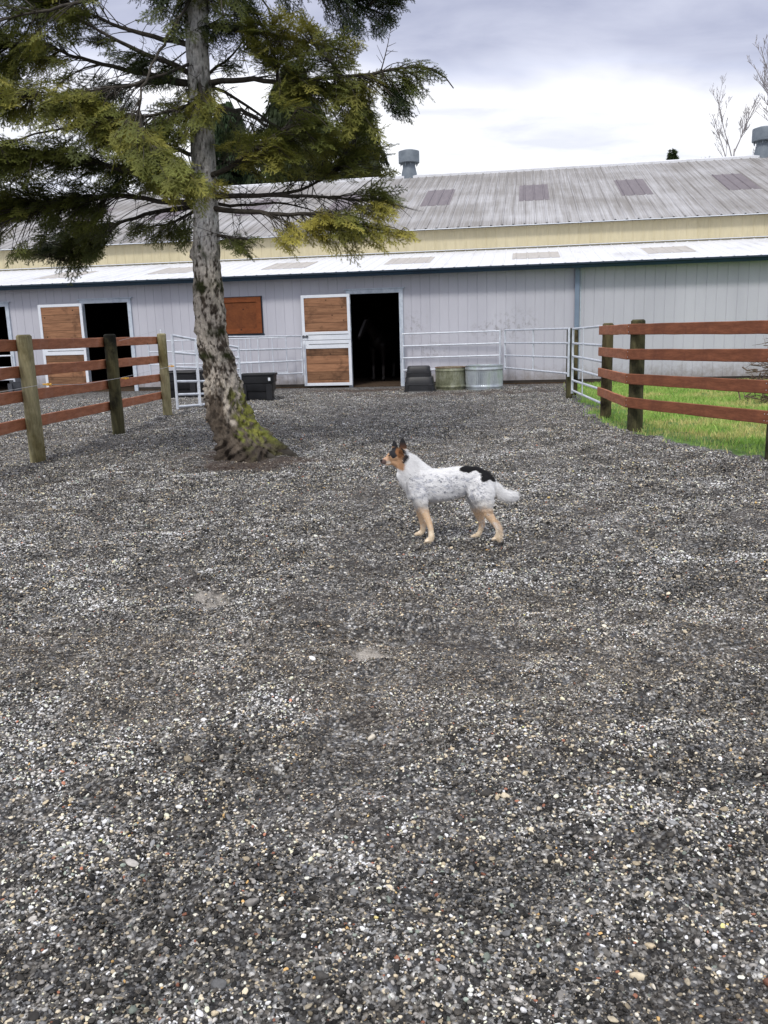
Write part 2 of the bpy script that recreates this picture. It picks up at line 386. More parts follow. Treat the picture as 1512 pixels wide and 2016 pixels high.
def gh(x, y):
    x = np.asarray(x, float); y = np.asarray(y, float)
    a = (fbm(x*1.1, y*1.1, 3, 1)-.5)*.075+(fbm(x*3.6+5, y*4.6, 3, 2)-.5)*.085+(fbm(x*11, y*13, 2, 5)-.5)*.026
    pit = np.clip(vn(x*2.2+3, y*2.2+9, 7)-.72, 0, 1)*-.14
    for p, rx, ry, dep in SCUFF: a = a-dep*1.7*np.exp(-((x-p[0])/rx)**2-((y-p[1])/ry)**2)
    fade = np.clip((-.25-wallv(x, y))/1.5, 0, 1)
    near = np.clip((y-.5)/1.5, .3, 1)
    far = 1/(1+np.clip(np.abs(x)-14, 0, 99)**2*.02)
    return (a+pit)*fade*near*far
def G2(px, py):
    p = G(px, py); p[2] = float(gh(p[0], p[1])); return p
grass_edge = [G(*p)[:2] for p in ((1128, 756), (1137, 772), (1147, 790), (1184, 819), (1245, 854), (1330, 872), (1420, 886), (1512, 902), (1640, 928), (1800, 960))]
ge = np.array(grass_edge)
def in_grass(x, y, jit=0):
    # right of / beyond the edge polyline; noise makes the edge ragged
    x = np.asarray(x, float); y = np.asarray(y, float)
    order = np.argsort(ge[:, 1]); ex = np.interp(y, ge[order, 1], ge[order, 0])
    low = np.interp(x, ge[:, 0], ge[:, 1])
    n = (fbm(x*2, y*2, 3, 11)-.5)*.9
    return (x-ex+n*.6+jit > 0) & (wallv(x, y) < -.35) & (y > 5.5)
def soil(x, y):
    x = np.asarray(x, float); y = np.asarray(y, float); s = 0
    for px, py, rx, ry, k in ((500, 912, .7, .36, .8), (740, 768, 1.6, .5, .9), (900, 775, 2.6, .35, .6), (450, 895, .5, .3, .8)):
        p = G(px, py); s = np.maximum(s, np.clip((1.25-np.sqrt(((x-p[0])/rx)**2+((y-p[1])/ry)**2))*1.6+(fbm(x*5, y*5, 4, 71)-.5)*3.0, 0, 1)*k*(np.hypot(x-p[0], y-p[1]) < 4))
    return np.clip(s, 0, 1)
def axis(lo, a, b, hi, st, far):
    mid = np.arange(a, b+1e-6, st)
    l = a-np.geomspace(st*2, a-lo, far)[::-1]; h = b+np.geomspace(st*2, hi-b, far)
    return np.concatenate([l, mid, h])
gx = axis(-400, -8.5, 9.5, 400, .040, 26); gy = axis(-60, 1.0, 21.5, 900, .045, 26)
XX, YY = np.meshgrid(gx, gy)
ZZ = gh(XX, YY)
nx, ny = len(gx), len(gy)
idx = np.arange(nx*ny).reshape(ny, nx)
FQ = np.stack([idx[:-1, :-1], idx[:-1, 1:], idx[1:, 1:], idx[1:, :-1]], -1).reshape(-1, 4)
gm = in_grass(XX, YY).astype(float).ravel()
gm[(XX.ravel() < -40) | (XX.ravel() > 60) | (YY.ravel() > 75)] = 1
def groundmat():
    mt, t, b = nodes('gravel_ground')
    tcn = t.nodes.new('ShaderNodeTexCoord')
    def vor(scale, rnd=1):
        v = t.nodes.new('ShaderNodeTexVoronoi'); v.inputs['Scale'].default_value = scale; v.inputs['Randomness'].default_value = rnd
        link(t, tcn.outputs['Object'], v.inputs['Vector']); return v
    v = vor(75); v2 = vor(34)
    def stone(v):
        s = t.nodes.new('ShaderNodeSeparateColor'); link(t, v.outputs['Color'], s.inputs[0])
        return ramp(t, s.outputs[0], [(0, (.035, .035, .037)), (.30, (.07, .069, .067)), (.5, (.13, .128, .125)), (.68, (.24, .245, .26)), (.8, (.36, .32, .26)), (.88, (.58, .56, .52)), (1, (.85, .84, .80))])
    c = mix(t, math_(t, 'MULTIPLY', tnoise(t, 5, 3), .7), stone(v), stone(v2))
    gap = ramp(t, v.outputs['Distance'], [(.25, (1, 1, 1)), (.75, (.25, .24, .23))])
    c = mix(t, 1, c, gap, 'MULTIPLY')
    # coarser light/dark clumps of wet and dry stone, and brown dirt showing through
    n = tnoise(t, 6.5, 8, .78); n0 = tnoise(t, 1.3, 5, .65, (1, 1.6, 1))
    c = mix(t, .85, c, ramp(t, n, [(.36, (.30, .28, .27)), (.5, (1, 1, 1)), (.62, (1.9, 1.93, 1.98))]), 'MULTIPLY')
    c = mix(t, ramp(t, n0, [(.5, (0, 0, 0)), (.68, (.55, .55, .55))]), c, (.052, .042, .036))
    c = mix(t, math_(t, 'MULTIPLY', attr(t, 'soil').outputs['Fac'], .85), c, ramp(t, tnoise(t, 9, 6, .75), [(.3, (.03, .020, .015)), (.7, (.11, .072, .052))]))
    c = mix(t, attr(t, 'sand').outputs['Fac'], c, ramp(t, tnoise(t, 120, 3, .8), [(.3, (.30, .27, .235)), (.7, (.55, .51, .45))]))
    grs = attr(t, 'grass').outputs['Fac']
    gc = ramp(t, tnoise(t, 6, 6, .7), [(.3, (.05, .09, .02)), (.6, (.14, .26, .05)), (.75, (.34, .30, .13))])
    c = mix(t, grs, c, gc)
    link(t, c, b.inputs['Base Color']); b.inputs['Roughness'].default_value = .75; b.inputs['Specular IOR Level'].default_value = .35
    hh = math_(t, 'ADD', math_(t, 'MULTIPLY', v.outputs['Distance'], -1), math_(t, 'MULTIPLY', n, 2.5))
    bump(t, b, hh, .9, .012)
    return mt
ground = mesh_obj('ground', np.stack([XX.ravel(), YY.ravel(), ZZ.ravel()], 1), FQ, groundmat(), smooth=True, attrs={'grass': gm, 'soil': soil(XX, YY).ravel(), 'sand': sand(XX, YY).ravel()})
tag(ground, kind='structure', label='dark grey gravel yard with scuffed hollows')

# loose pebbles lying on the yard (uncountable): instanced stones
def pebbles():
    st = .0070
    ys = []
    q = .95
    while q < 21.5: ys.append(q); q += st*(1 if q < 2.8 else 1+(q-2.8)*.20)
    P = []
    for y in ys:
        hw = min(y*.50+1.35, 9.5)
        dens = 1 if y < 2.8 else 1/(1+(y-2.8)*.14)
        n = int(2*hw/st*dens)
        P.append(np.stack([rng.uniform(-hw, hw, n), y+rng.uniform(-st, st, n)*(1 if y < 2.8 else 1+(y-2.8)*.20)], 1))
    P = np.concatenate(P); n = len(P)
    lvl = fbm(P[:, 0]*1.6+4, P[:, 1]*1.6, 3, 21); fine = fbm(P[:, 0]*5, P[:, 1]*5, 2, 23)
    keep = rng.random(n) < np.clip(1.25-2.0*np.clip(lvl-.54, 0, 1)*4, .6, 1)
    keep &= ~in_grass(P[:, 0], P[:, 1], .15) & (wallv(P[:, 0], P[:, 1]) < -.02)
    P = P[keep]; lvl = lvl[keep]; fine = fine[keep]; n = len(P)
    s = np.clip(rng.lognormal(math.log(.0032), .36, n), .0019, .012)*(1-np.clip(lvl-.5, 0, .3)*.6)
    big = rng.random(n) < .0004; s[big] = rng.uniform(.009, .015, big.sum())
    s *= np.clip(1+(P[:, 1]-2.8)*.055, 1, 1.5)
    z = gh(P[:, 0], P[:, 1])+rng.uniform(-.2, .75, n)*s
    scl = np.stack([s*rng.uniform(.85, 1.5, n), s*rng.uniform(.75, 1.1, n), s*rng.uniform(.45, .8, n)], 1)
    rot = np.stack([rng.normal(0, .35, n), rng.normal(0, .35, n), rng.uniform(0, 6.28, n)], 1)
    pal = np.array([(.014, .014, .014), (.030, .029, .028), (.055, .052, .048), (.085, .083, .08), (.135, .14, .148), (.21, .205, .20), (.30, .26, .19), (.50, .45, .35), (.74, .71, .63), (.20, .09, .06), (.16, .19, .17), (.50, .33, .14)])
    pr = np.array([.19, .16, .10, .11, .13, .13, .065, .055, .040, .005, .012, .0025]); pr /= pr.sum()
    c = pal[rng.choice(len(pal), n, p=pr)]*rng.uniform(.8, 1.45, (n, 1))*1.35
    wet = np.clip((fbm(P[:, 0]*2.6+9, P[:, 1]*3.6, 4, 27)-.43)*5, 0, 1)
    c = c*(1.05-np.clip(fine-.5, -.2, .2)*1.8)[:, None]*(.62+.46*wet)[:, None]*np.array([1.03, 1.0, .95])*(1.04+np.clip(P[:, 1:2]-1.9, 0, 2.6)*.20)*(.66+.50*np.clip((fbm(P[:, 0]*3.6+5, P[:, 1]*4.6, 3, 2)-.36)*4.5, 0, 1))[:, None]  # last factor: low ground darker, dampness plus hollow shade painted into the stone colour
    bz = G(830, 1275); bw = np.clip(1.4-np.sqrt(((P[:, 0]-bz[0])/1.7)**2+((P[:, 1]-bz[1])/.8)**2)+(fbm(P[:, 0]*2, P[:, 1]*2, 3, 77)-.5)*1.5, 0, 1)[:, None]
    c = c*(1-bw*.65)+(c*np.array([.50, .46, .40])+np.array([.115, .098, .080]))*bw*.65; scl = scl*(1-.22*bw)
    dirt = np.clip((lvl-.52)*5, 0, 1)[:, None]*.35
    c = c*(1-dirt)+np.array([.13, .112, .095])*dirt
    so = soil(P[:, 0], P[:, 1])[:, None]; c = c*(1-so*.85)+np.array([.075, .048, .036])*so*.85
    kk = rng.random(n) > so[:, 0]*.6; P = P[kk]; z = z[kk]; scl = scl[kk]; rot = rot[kk]; c = c[kk]; n = len(P)
    sa = sand(P[:, 0], P[:, 1])
    kk = rng.random(n) > sa*.8; P = P[kk]; z = z[kk]; scl = scl[kk]; rot = rot[kk]; c = c[kk]; sa = sa[kk, None]; n = len(P); c = np.minimum(c, .78); c = c*(1-sa*.5)+np.array([.34, .31, .27])*sa*.5
    me = bpy.data.meshes.new('gravel'); me.vertices.add(n); me.vertices.foreach_set('co', np.column_stack([P, z]).astype(np.float32).ravel())
    for nm, arr in (('rot', rot), ('scl', scl)):
        a = me.attributes.new(nm, 'FLOAT_VECTOR', 'POINT'); a.data.foreach_set('vector', arr.astype(np.float32).ravel())
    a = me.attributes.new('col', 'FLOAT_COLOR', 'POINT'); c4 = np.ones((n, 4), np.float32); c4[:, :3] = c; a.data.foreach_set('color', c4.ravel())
    o = bpy.data.objects.new('gravel', me); col.objects.link(o)
    g = bpy.data.node_groups.new('gravel_scatter', 'GeometryNodeTree')
    g.interface.new_socket('Geometry', in_out='INPUT', socket_type='NodeSocketGeometry'); g.interface.new_socket('Geometry', in_out='OUTPUT', socket_type='NodeSocketGeometry')
    N = g.nodes; L = g.links
    gi = N.new('NodeGroupInput'); go = N.new('NodeGroupOutput')
    g2i = N.new('GeometryNodeGeometryToInstance')
    for k in range(5):
        ico = N.new('GeometryNodeMeshIcoSphere'); ico.inputs['Subdivisions'].default_value = 2; ico.inputs['Radius'].default_value = 1
        sp = N.new('GeometryNodeSetPosition'); no = N.new('ShaderNodeTexNoise'); no.noise_dimensions = '4D'; no.inputs['W'].default_value = k*3.7; no.inputs['Scale'].default_value = .75; no.inputs['Detail'].default_value = 1
        sub = N.new('ShaderNodeVectorMath'); sub.operation = 'SUBTRACT'; sub.inputs[1].default_value = (.5, .5, .5)
        scv = N.new('ShaderNodeVectorMath'); scv.operation = 'SCALE'; scv.inputs['Scale'].default_value = 1.5
        L.new(no.outputs['Color'], sub.inputs[0]); L.new(sub.outputs[0], scv.inputs[0]); L.new(scv.outputs[0], sp.inputs['Offset']); L.new(ico.outputs['Mesh'], sp.inputs['Geometry'])
        sm = N.new('GeometryNodeSetShadeSmooth'); L.new(sp.outputs[0], sm.inputs[0])
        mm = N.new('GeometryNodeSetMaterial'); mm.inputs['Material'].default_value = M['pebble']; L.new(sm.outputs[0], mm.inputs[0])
        L.new(mm.outputs[0], g2i.inputs[0])
    iop = N.new('GeometryNodeInstanceOnPoints'); L.new(gi.outputs[0], iop.inputs['Points']); L.new(g2i.outputs[0], iop.inputs['Instance'])
    iop.inputs['Pick Instance'].default_value = True
    for nm, sock in (('rot', 'Rotation'), ('scl', 'Scale')):
        na = N.new('GeometryNodeInputNamedAttribute'); na.data_type = 'FLOAT_VECTOR'; na.inputs['Name'].default_value = nm
        L.new(na.outputs['Attribute'], iop.inputs[sock])
    L.new(iop.outputs[0], go.inputs[0])
    md = o.modifiers.new('scatter', 'NODES'); md.node_group = g
    tag(o, 'loose mixed grey, tan and white pebbles covering the yard', 'gravel', kind='stuff')
    print('pebbles', n)
pebbles()

# ------------------------------------------------------------------ barn
barn = empty('barn', OB, -ANG, label='long grey metal horse barn with yellow upper wall, ribbed roofs and stall doors', cat='barn')
GB = .24
def profile(u0, u1, sp, shape, ph=0):
    us = [(u0, 0.0)]
    k = math.ceil((u0-ph)/sp)
    while ph+k*sp < u1:
        c = ph+k*sp
        for du, h in shape:
            if u0 < c+du < u1: us.append((c+du, h))
        k += 1
    us.append((u1, 0.0)); return us
GRO = [(-.010, 0), (-.005, -.009), (.005, -.009), (.010, 0)]
RIB = [(-.035, 0), (-.016, .026), (.016, .026), (.035, 0)]
def sheet(mb, pf, A, B):   # A(u,h), B(u,h) give the two ends
    P = [A(u, h) for u, h in pf]+[B(u, h) for u, h in pf]; n = len(pf)
    mb.add(P, [(i, i+1, n+i+1, n+i) for i in range(n-1)])
UL, UR = -26.0, 21.0
eg = hit(740, 541, -.12)           # gutter bottom
Z_E = eg[2]+.02
HW = Z_E+.02                        # wall top
# doors: opening taken from the photo's middle door
dl = hit(689, 579, 0)[0]; dr = hit(785.5, 576, 0)[0]; dz = hit(740, 577.5, 0)[2]
DW = dr-dl
lt = hit(161, 597, -.08)[0]; mt_ = hit(687, 579, -.08)[0]
off2 = lt-mt_
off3 = hit(11.5, 603, 0)[0]-dr
print('door', dl, dr, dz, 'offs', off2, off3, 'ze', Z_E)
doors = [0.0, off2, off3, off3-(off2-off3)]
ops = sorted([(dl+o, dr+o) for o in doors])
wall = MB()
ZB = .10
def wsec(u0, u1, z0, z1): sheet(wall, profile(u0, u1, GB, GRO, .05), lambda u, h: (u, -h-.0, z0), lambda u, h: (u, -h, z1))
cur = UL
for a, b in ops:
    wsec(cur, a, ZB, HW); wsec(a, b, dz, HW); cur = b
wsec(cur, UR, ZB, HW)
# rub marks: an attribute needs vertices, so subdivide in z on the scuffed stretch
wo = None
def wallbuild():
    V = []; F = []
    def sec(u0, u1, z0, z1):
        pf = profile(u0, u1, GB, GRO, .05); nz = max(2, int((z1-z0)/.15)); n = len(pf)
        b = len(V)
        for j in range(nz+1):
            z = z0+(z1-z0)*j/nz
            for u, h in pf: V.append((u, -h, z))
        for j in range(nz):
            for i in range(n-1): F.append((b+j*n+i, b+j*n+i+1, b+(j+1)*n+i+1, b+(j+1)*n+i))
    cur = UL
    for a, b in ops:
        sec(cur, a, ZB, HW); sec(a, b, dz, HW); cur = b
    sec(cur, UR, ZB, HW)
    A = np.array(V)
    s = np.zeros(len(A))
    for px, py, r, rz in ((1018, 640, .55, .38), (985, 645, .45, .32), (960, 650, .5, .2), (812, 642, .35, .35), (845, 690, .5, .25)):
        c = hit(px, py, 0); s = np.maximum(s, np.clip(1.3-np.sqrt(((A[:, 0]-c[0])/r)**2+((A[:, 2]-c[2])/rz)**2), 0, 1))
    return mesh_obj('wall', A, F, M['siding'], barn, attrs={'scuff': s})
wallbuild()
sk = MB(); cur = UL
for a, b in ops: sk.box(cur, a, .01, .07, -.15, ZB+.02); cur = b
sk.box(cur, UR, .01, .07, -.15, ZB+.02); sk.build('skirt_board', M['skirt'], barn)
# lean-to roof and clerestory
S1 = math.tan(R(9.6)); V_E = -.32
zr0 = Z_E+.07
tp = hit(740, 502, V_E, zr0, S1); V1 = tp[1]; Z1 = tp[2]
print('lean-to depth', V1, Z1)
lr = MB(); 
RIBS = [(-.026, 0), (-.012, .013), (.012, .013), (.026, 0)]
sheet(lr, profile(UL-.3, UR+.3, .30, RIBS, .1), lambda u, h: (u, V_E, zr0+h), lambda u, h: (u, V1-.005, Z1+h))
sheet(lr, [(UL-.3, 0), (UR+.3, 0)], lambda u, h: (u, V_E+.01, zr0-.05), lambda u, h: (u, V1-.005, Z1-.05))
lro = lr.build('lean_to_roof', M['leanroof'], barn)
fl = MB(); fl.box(UL, UR, V1-.10, V1-.012, Z1+.035, Z1+.05)
fl.build('roof_flashing', M['white'], barn)
cy_ = MB()
zc1 = hit(740, 457, V1)[2]
sheet(cy_, profile(UL, UR, .30, [(-.02, 0), (-.012, .012), (.012, .012), (.02, 0)], .1), lambda u, h: (u, V1-h, 0), lambda u, h: (u, V1-h, zc1+.03))
cy_.build('clerestory_wall', M['yellow'], barn)
S2 = math.tan(R(17.8)); V_E2 = V1-.22
zr2 = hit(740, 457, V_E2)[2]+.02
rd = hit(1100, 331.5, V_E2, zr2, S2)
V2, Z2 = rd[1], rd[2]
print('ridge', V2, Z2, 'eave2', zr2, 'check', proj(toW(hit(822, 348, V2)[0], V2, Z2)), proj(toW(hit(1512, 306, V2)[0], V2, Z2)))
mr = MB()
pf2 = profile(UL-1, UR+1, .32, RIB, .1)
sheet(mr, pf2, lambda u, h: (u, V_E2, zr2+h), lambda u, h: (u, V2, Z2+h))
sheet(mr, pf2, lambda u, h: (u, V2, Z2+h), lambda u, h: (u, 2*V2-V_E2, zr2+h))
sheet(mr, [(UL-1, 0), (UR+1, 0)], lambda u, h: (u, V_E2+.01, zr2-.04), lambda u, h: (u, V2, Z2-.05))
mro = mr.build('main_roof', M['roof'], barn)
rc = MB()
for sgn in (-1, 1):
    rc.add([(UL-1, V2, Z2+.075), (UR+1, V2, Z2+.075), (UR+1, V2+sgn*.26, Z2+.075-.26*S2+.01), (UL-1, V2+sgn*.26, Z2+.085-.26*S2)], [(0, 1, 2, 3)])
    rc.add([(UL-1, V2+sgn*.26, Z2+.085-.26*S2), (UR+1, V2+sgn*.26, Z2+.085-.26*S2), (UR+1, V2+sgn*.26, Z2-.26*S2), (UL-1, V2+sgn*.26, Z2-.26*S2)], [(0, 1, 2, 3)])
rc.build('ridge_cap', M['leanroof'], mro)
et = MB(); et.box(UL-1, UR+1, V_E2-.01, V_E2, zr2-.025, zr2-.004); et.build('eave_trim', M['white'], mro)
# gable ends and far side
ge_ = MB()
for u in (UL, UR):
    ge_.add([(u, 0, 0), (u, V1, 0), (u, V1, Z1), (u, 0, HW)], [(0, 1, 2, 3)])
    ge_.add([(u, V1, 0), (u, 2*V2-V1, 0), (u, 2*V2-V1, zc1), (u, V2, Z2-.05), (u, V1, zc1)], [(0, 1, 2, 3, 4)])
ge_.add([(UL, 2*V2-V1, 0), (UR, 2*V2-V1, 0), (UR, 2*V2-V1, zc1), (UL, 2*V2-V1, zc1)], [(0, 1, 2, 3)])
ge_.build('gable_wall', M['yellow'], barn)
# skylights: same ribs, a whisker proud
def skyl(u0, u1, v0, v1, vb, zb, s, sp, mat, par):
    k = MB()
    pf = profile(u0, u1, sp, RIB if sp > .31 else RIBS, .1)
    sheet(k, pf, lambda u, h: (u, v0, zb+s*(v0-vb)+h+.005), lambda u, h: (u, v1, zb+s*(v1-vb)+h+.005))
    k.build('skylight', mat, par)
a = hit(1028, 396, V_E2, zr2, S2); b = hit(1075, 363, V_E2, zr2, S2); c = hit(1243, 368, V_E2, zr2, S2); c0 = hit(863, 389, V_E2, zr2, S2)
c3 = hit(1446, 356, V_E2, zr2, S2)
print('sky main u', c0[0], (a[0]+b[0])/2, c[0], c3[0], 'v', a[1], b[1])
du = (c3[0]-c0[0])/3
for k in range(-5, 6):
    uc = c0[0]+du*k
    if UL+1 < uc < UR-1: skyl(uc-.49, uc+.49, a[1], b[1], V_E2, zr2, S2, .32, M['sky_dark'], mro)
a = hit(1026, 510, V_E, zr0, S1); b = hit(1085, 496, V_E, zr0, S1)
cs = [hit(px, py, V_E, zr0, S1) for px, py in ((806, 514.5), (1055, 502.5), (1314, 492), (570, 523.5))]
print('lean sky', [q[0] for q in cs], a[1], b[1], b[0]-a[0])
du = (cs[2][0]-cs[0][0])/2
for k in range(-7, 6):
    uc = cs[0][0]+du*k
    if UL+1 < uc < UR-1: skyl(uc-.62, uc+.62, a[1], b[1], V_E, zr0, S1, .30, M['sky_tan'], lro)
# gutter + downpipe
gt = MB(); g0 = V_E-.11
gt.add([(u, v, z) for u in (UL-.3, UR+.3) for v, z in ((V_E+.02, zr0-.005), (V_E+.02, zr0-.12), (g0+.03, zr0-.13), (g0+.01, zr0-.07), (g0-.01, zr0-.045), (g0-.01, zr0-.005), (g0+.01, zr0-.005), (g0+.03, zr0-.03))],
       [(i, (i+1) % 8, 8+(i+1) % 8, 8+i) for i in range(8)]+[tuple(range(7, -1, -1)), tuple(range(8, 16))])
gt.build('gutter', M['blue'], barn)
sf = MB(); sf.box(UL, UR, V_E+.025, -.02, zr0-.10, zr0-.085); sf.build('soffit', M['siding'], barn)
ud = hit(1137, 540, -.08)[0]
dp = MB(); dp.box(ud-.055, ud+.055, -.115, -.02, .1, zr0-.1, .008); dp.build('downpipe', M['pipe_blue'], barn)
jn = MB(); jn.box(ud+.075, ud+.10, -.022, -.004, .1, HW-.06); jn.build('wall_joint_strip', M['frame'], barn)
# interior
inn = MB()
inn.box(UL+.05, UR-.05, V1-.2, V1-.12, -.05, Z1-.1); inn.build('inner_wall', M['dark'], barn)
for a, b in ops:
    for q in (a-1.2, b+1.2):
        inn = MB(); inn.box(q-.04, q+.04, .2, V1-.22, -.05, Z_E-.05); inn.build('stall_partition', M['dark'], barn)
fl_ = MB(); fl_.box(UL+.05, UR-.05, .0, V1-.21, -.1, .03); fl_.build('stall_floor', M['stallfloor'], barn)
# door frames + leaves
def pz(px, py, v=-.1): q = hit(px, py, v); return q[0], q[2]
lf = {}
x0 = hit(592, 581, -.13)[0]; x1 = hit(688, 579, -.13)[0]; zt = hit(640, 580, -.13)[2]; zm = hit(640, 669.5, -.13)[2]; zb = max(.06, hit(650, 767, -.13)[2])
print('leaf', x0, x1, zt, zm, zb)
for i, o_ in enumerate(doors):
    f = MB(); t_ = .10
    f.box(dl+o_-t_, dl+o_+.0, -.05, .03, 0, dz+t_, .006); f.box(dr+o_-.0, dr+o_+t_, -.05, .03, 0, dz+t_, .006); f.box(dl+o_-.005, dr+o_+.005, -.052, .03, dz-.0, dz+t_+.002, .006)
    f.box(dl+o_-t_-.05, dr+o_+t_+.05, -.075, -.0, dz+t_+.004, dz+t_+.03)
    f.build('door_frame', M['frame'], barn)
    if i == 3: continue
    fb = .075
    for (z0, z1, up) in ((zm+.006, zt, 1), (zb, zm-.006, 0)):
        d = MB(); a, b = x0+o_, x1+o_; v0, v1 = -.155, -.115
        rail = .21
        d.box(a, a+fb, v0, v1, z0, z1, .004); d.box(b-fb, b, v0, v1, z0, z1, .004)
        lo, hi = (rail, fb) if up else (fb, rail)
        d.box(a+fb-.002, b-fb+.002, v0+.002, v1-.001, z0, z0+lo, .004); d.box(a+fb-.002, b-fb+.002, v0+.002, v1-.001, z1-hi, z1, .004)
        dd = d.build('stall_door', M['white'], barn)
        p = MB(); p.box(a+fb-.004, b-fb+.004, v0+.012, v1-.006, z0+lo-.003, z1-hi+.003); p.build('wood_panel', M['panelwood'], dd)
        s_ = MB(); zz = z0+.13 if up else z1-.13+.03
        s_.box(a+.16, b-.06, v0-.004, v0+.001, zz, zz+.010)
        s_.build('seam', M['dark'], dd)
        if up:
            l_ = MB(); l_.tube([(a-.06, v0-.02, z0+.10), (a+.16, v0-.02, z0+.10)], .013); l_.box(a+.02, a+.05, v0-.03, v0, z0+.07, z0+.13); l_.box(a+.11, a+.14, v0-.035, v0, z0+.065, z0+.135)
            l_.build('latch', M['rubber_grey'], dd)
            for hz in (z0+.25, z1-.2):
                h_ = MB(); h_.tube([(b+.005, v0, hz-.05), (b+.005, v0, hz+.05)], .014); h_.build('hinge', M['frame'], dd)
# shutter hatch
s1 = hit(513, 584, -.05)[0]; s0 = s1-1.12; st = hit(512, 584, -.05)[2]; sb = hit(515, 656, -.05)[2]
sh = MB(); sh.box(s0, s1, -.06, -.002, sb, st, .005); so = sh.build('shutter', M['shutter'], barn)
fr = MB(); k = .13
fr.box(s0, s0+k, -.085, -.061, sb, st, .004); fr.box(s1-k, s1, -.085, -.061, sb, st, .004)
fr.box(s0+k+.002, s1-k-.002, -.083, -.061, st-k, st, .004); fr.box(s0+k+.002, s1-k-.002, -.083, -.061, sb, sb+k, .004); fr.build('shutter_frame', M['shutterframe'], so)
sl = MB(); sl.box(s0-.04, s1+.04, -.05, -.002, sb-.05, sb-.005); sl.box(s1+.002, s1+.02, -.04, -.002, sb, st); sl.box(s0-.02, s1+.02, -.04, -.002, st+.003, st+.02); sl.build('sill', M['blue'], so)
# ridge vents
for px, py0, py1, wpx in ((806, 353, 312, 41), (1501, 310, 265, 43)):
    c = hit(px, py0, V2)
    sx = proj(toW(c[0], V2, Z2))[2]/FPX
    vt = MB(); rr = wpx/2*sx; hh = (py0-py1)*sx+.15
    vt.lathe([(rr*.78, -.25), (rr*.74, .12), (rr*.60, hh*.38), (rr*.60, hh*.6)], (c[0], V2, Z2), 28)
    vo = vt.build('roof_vent', M['vent'], mro); autosmooth(vo)
    vh = MB(); vh.lathe([(rr*.96, hh*.52), (rr, hh*.54), (rr, hh*.93), (rr*.98, hh*.97), (rr*.5, hh*1.03)], (c[0], V2, Z2), 28)
    for q in range(10):
        a_ = q*.628; vh.box(c[0]+rr*.8*math.cos(a_)-.015, c[0]+rr*.8*math.cos(a_)+.015, V2+rr*.8*math.sin(a_)-.015, V2+rr*.8*math.sin(a_)+.015, Z2+hh*.42, Z2+hh*.55)
    q_ = vh.build('vent_cap', M['vent'], vo); autosmooth(q_)

# ------------------------------------------------------------------ board fences
def post(parent, P, h, r, mat, name='post', cut=.02):
    mb = MB(); n = 28; rs = np.random.default_rng(int(abs(P[0]*1000)))
    prof = [-.2, 0, .1, .3, .5, .7, .9, 1.1, h-cut, h]
    ph = rs.random(6)*6
    V = []
    for j, z in enumerate(prof):
        for k in range(n):
            a = 2*math.pi*k/n
            rr = r*(1+.03*math.sin(3*a+ph[0])+.02*math.sin(7*a+ph[1]+z*2)+.02*math.sin(z*7+ph[2]))*(1.06-.06*z/h)
            if j == len(prof)-1: rr = max(rr-cut, .3*r)
            V.append((P[0]+rr*math.cos(a), P[1]+rr*math.sin(a), z))
    F = []
    for j in range(len(prof)-1):
        for k in range(n): F.append((j*n+k, j*n+(k+1) % n, (j+1)*n+(k+1) % n, (j+1)*n+k))
    F.append(tuple(range((len(prof)-1)*n, len(prof)*n)))
    mb.add(V, F); o = mb.build(name, mat, parent); autosmooth(o, 40); return o
def board(parent, A, B, z, hgt, th, mat, offv):
    A = np.array([A[0], A[1], 0.0])+offv; B = np.array([B[0], B[1], 0.0])+offv
    L = np.linalg.norm(B-A); d = (B-A)/L; nrm = np.array([-d[1], d[0], 0])
    o = bpy.data.objects.new('rail', None)
    # built along local x so that the grain runs lengthways
    n = max(3, int(L/.25)); V = []; F = []; rs = np.random.default_rng(int(abs(A[0]*100+(z[0] if isinstance(z, tuple) else z)*977)))
    for i in range(n+1):
        x = L*i/n; dzz = rs.normal(0, .0012); dy = rs.normal(0, .0015); b = .006
        for (y, zz) in ((-th/2, -hgt/2+b), (-th/2, hgt/2-b), (-th/2+b, hgt/2), (th/2-b, hgt/2), (th/2, hgt/2-b), (th/2, -hgt/2+b), (th/2-b, -hgt/2), (-th/2+b, -hgt/2)):
            V.append((x, y+dy, zz+dzz+rs.normal(0, .001)))
    for i in range(n):
        for k in range(8): F.append((i*8+k, (i+1)*8+k, (i+1)*8+(k+1) % 8, i*8+(k+1) % 8))
    F.append(tuple(range(8))); F.append(tuple(range(n*8+7, n*8-1, -1)))
    o = mesh_obj('rail', V, F, mat, parent)
    z0, z1 = (z, z) if not isinstance(z, tuple) else z
    o.location = (A[0], A[1], z0); o.rotation_euler = (0, -math.atan2(z1-z0, L), math.atan2(d[1], d[0]))
    return o
LF = empty('board_fence', (0, 0, 0), label='left board fence of red-brown rails on three round green-grey posts with a thin wire', cat='fence', group='board fences beside the yard')
P1 = G(75, 908); P2 = G(234, 853); P3 = G(331, 819)
dv = P1-P2; Pm = P1+dv*1.0; Pm2 = Pm+dv
def hgt_at(P, py):    # height above ground of pixel row py at point P
    px = proj(P)[0]; q = Y_(px, py, P[1]); return q[2]
h1 = hgt_at(P1, 658)
post(LF, P1, h1, .088, M['post']); post(LF, P2, hgt_at(P2, 657), .090, M['post_dark']); post(LF, P3, hgt_at(P3, 656), .080, M['post'])
post(LF, Pm, 1.42, .09, M['post_dark']); post(LF, Pm2, 1.42, .09, M['post'])
d12 = (P3-P1)/np.linalg.norm(P3-P1); nb = np.array([-d12[1], d12[0], 0])*.10        # far side of the posts
if nb[0] > 0: nb = -nb
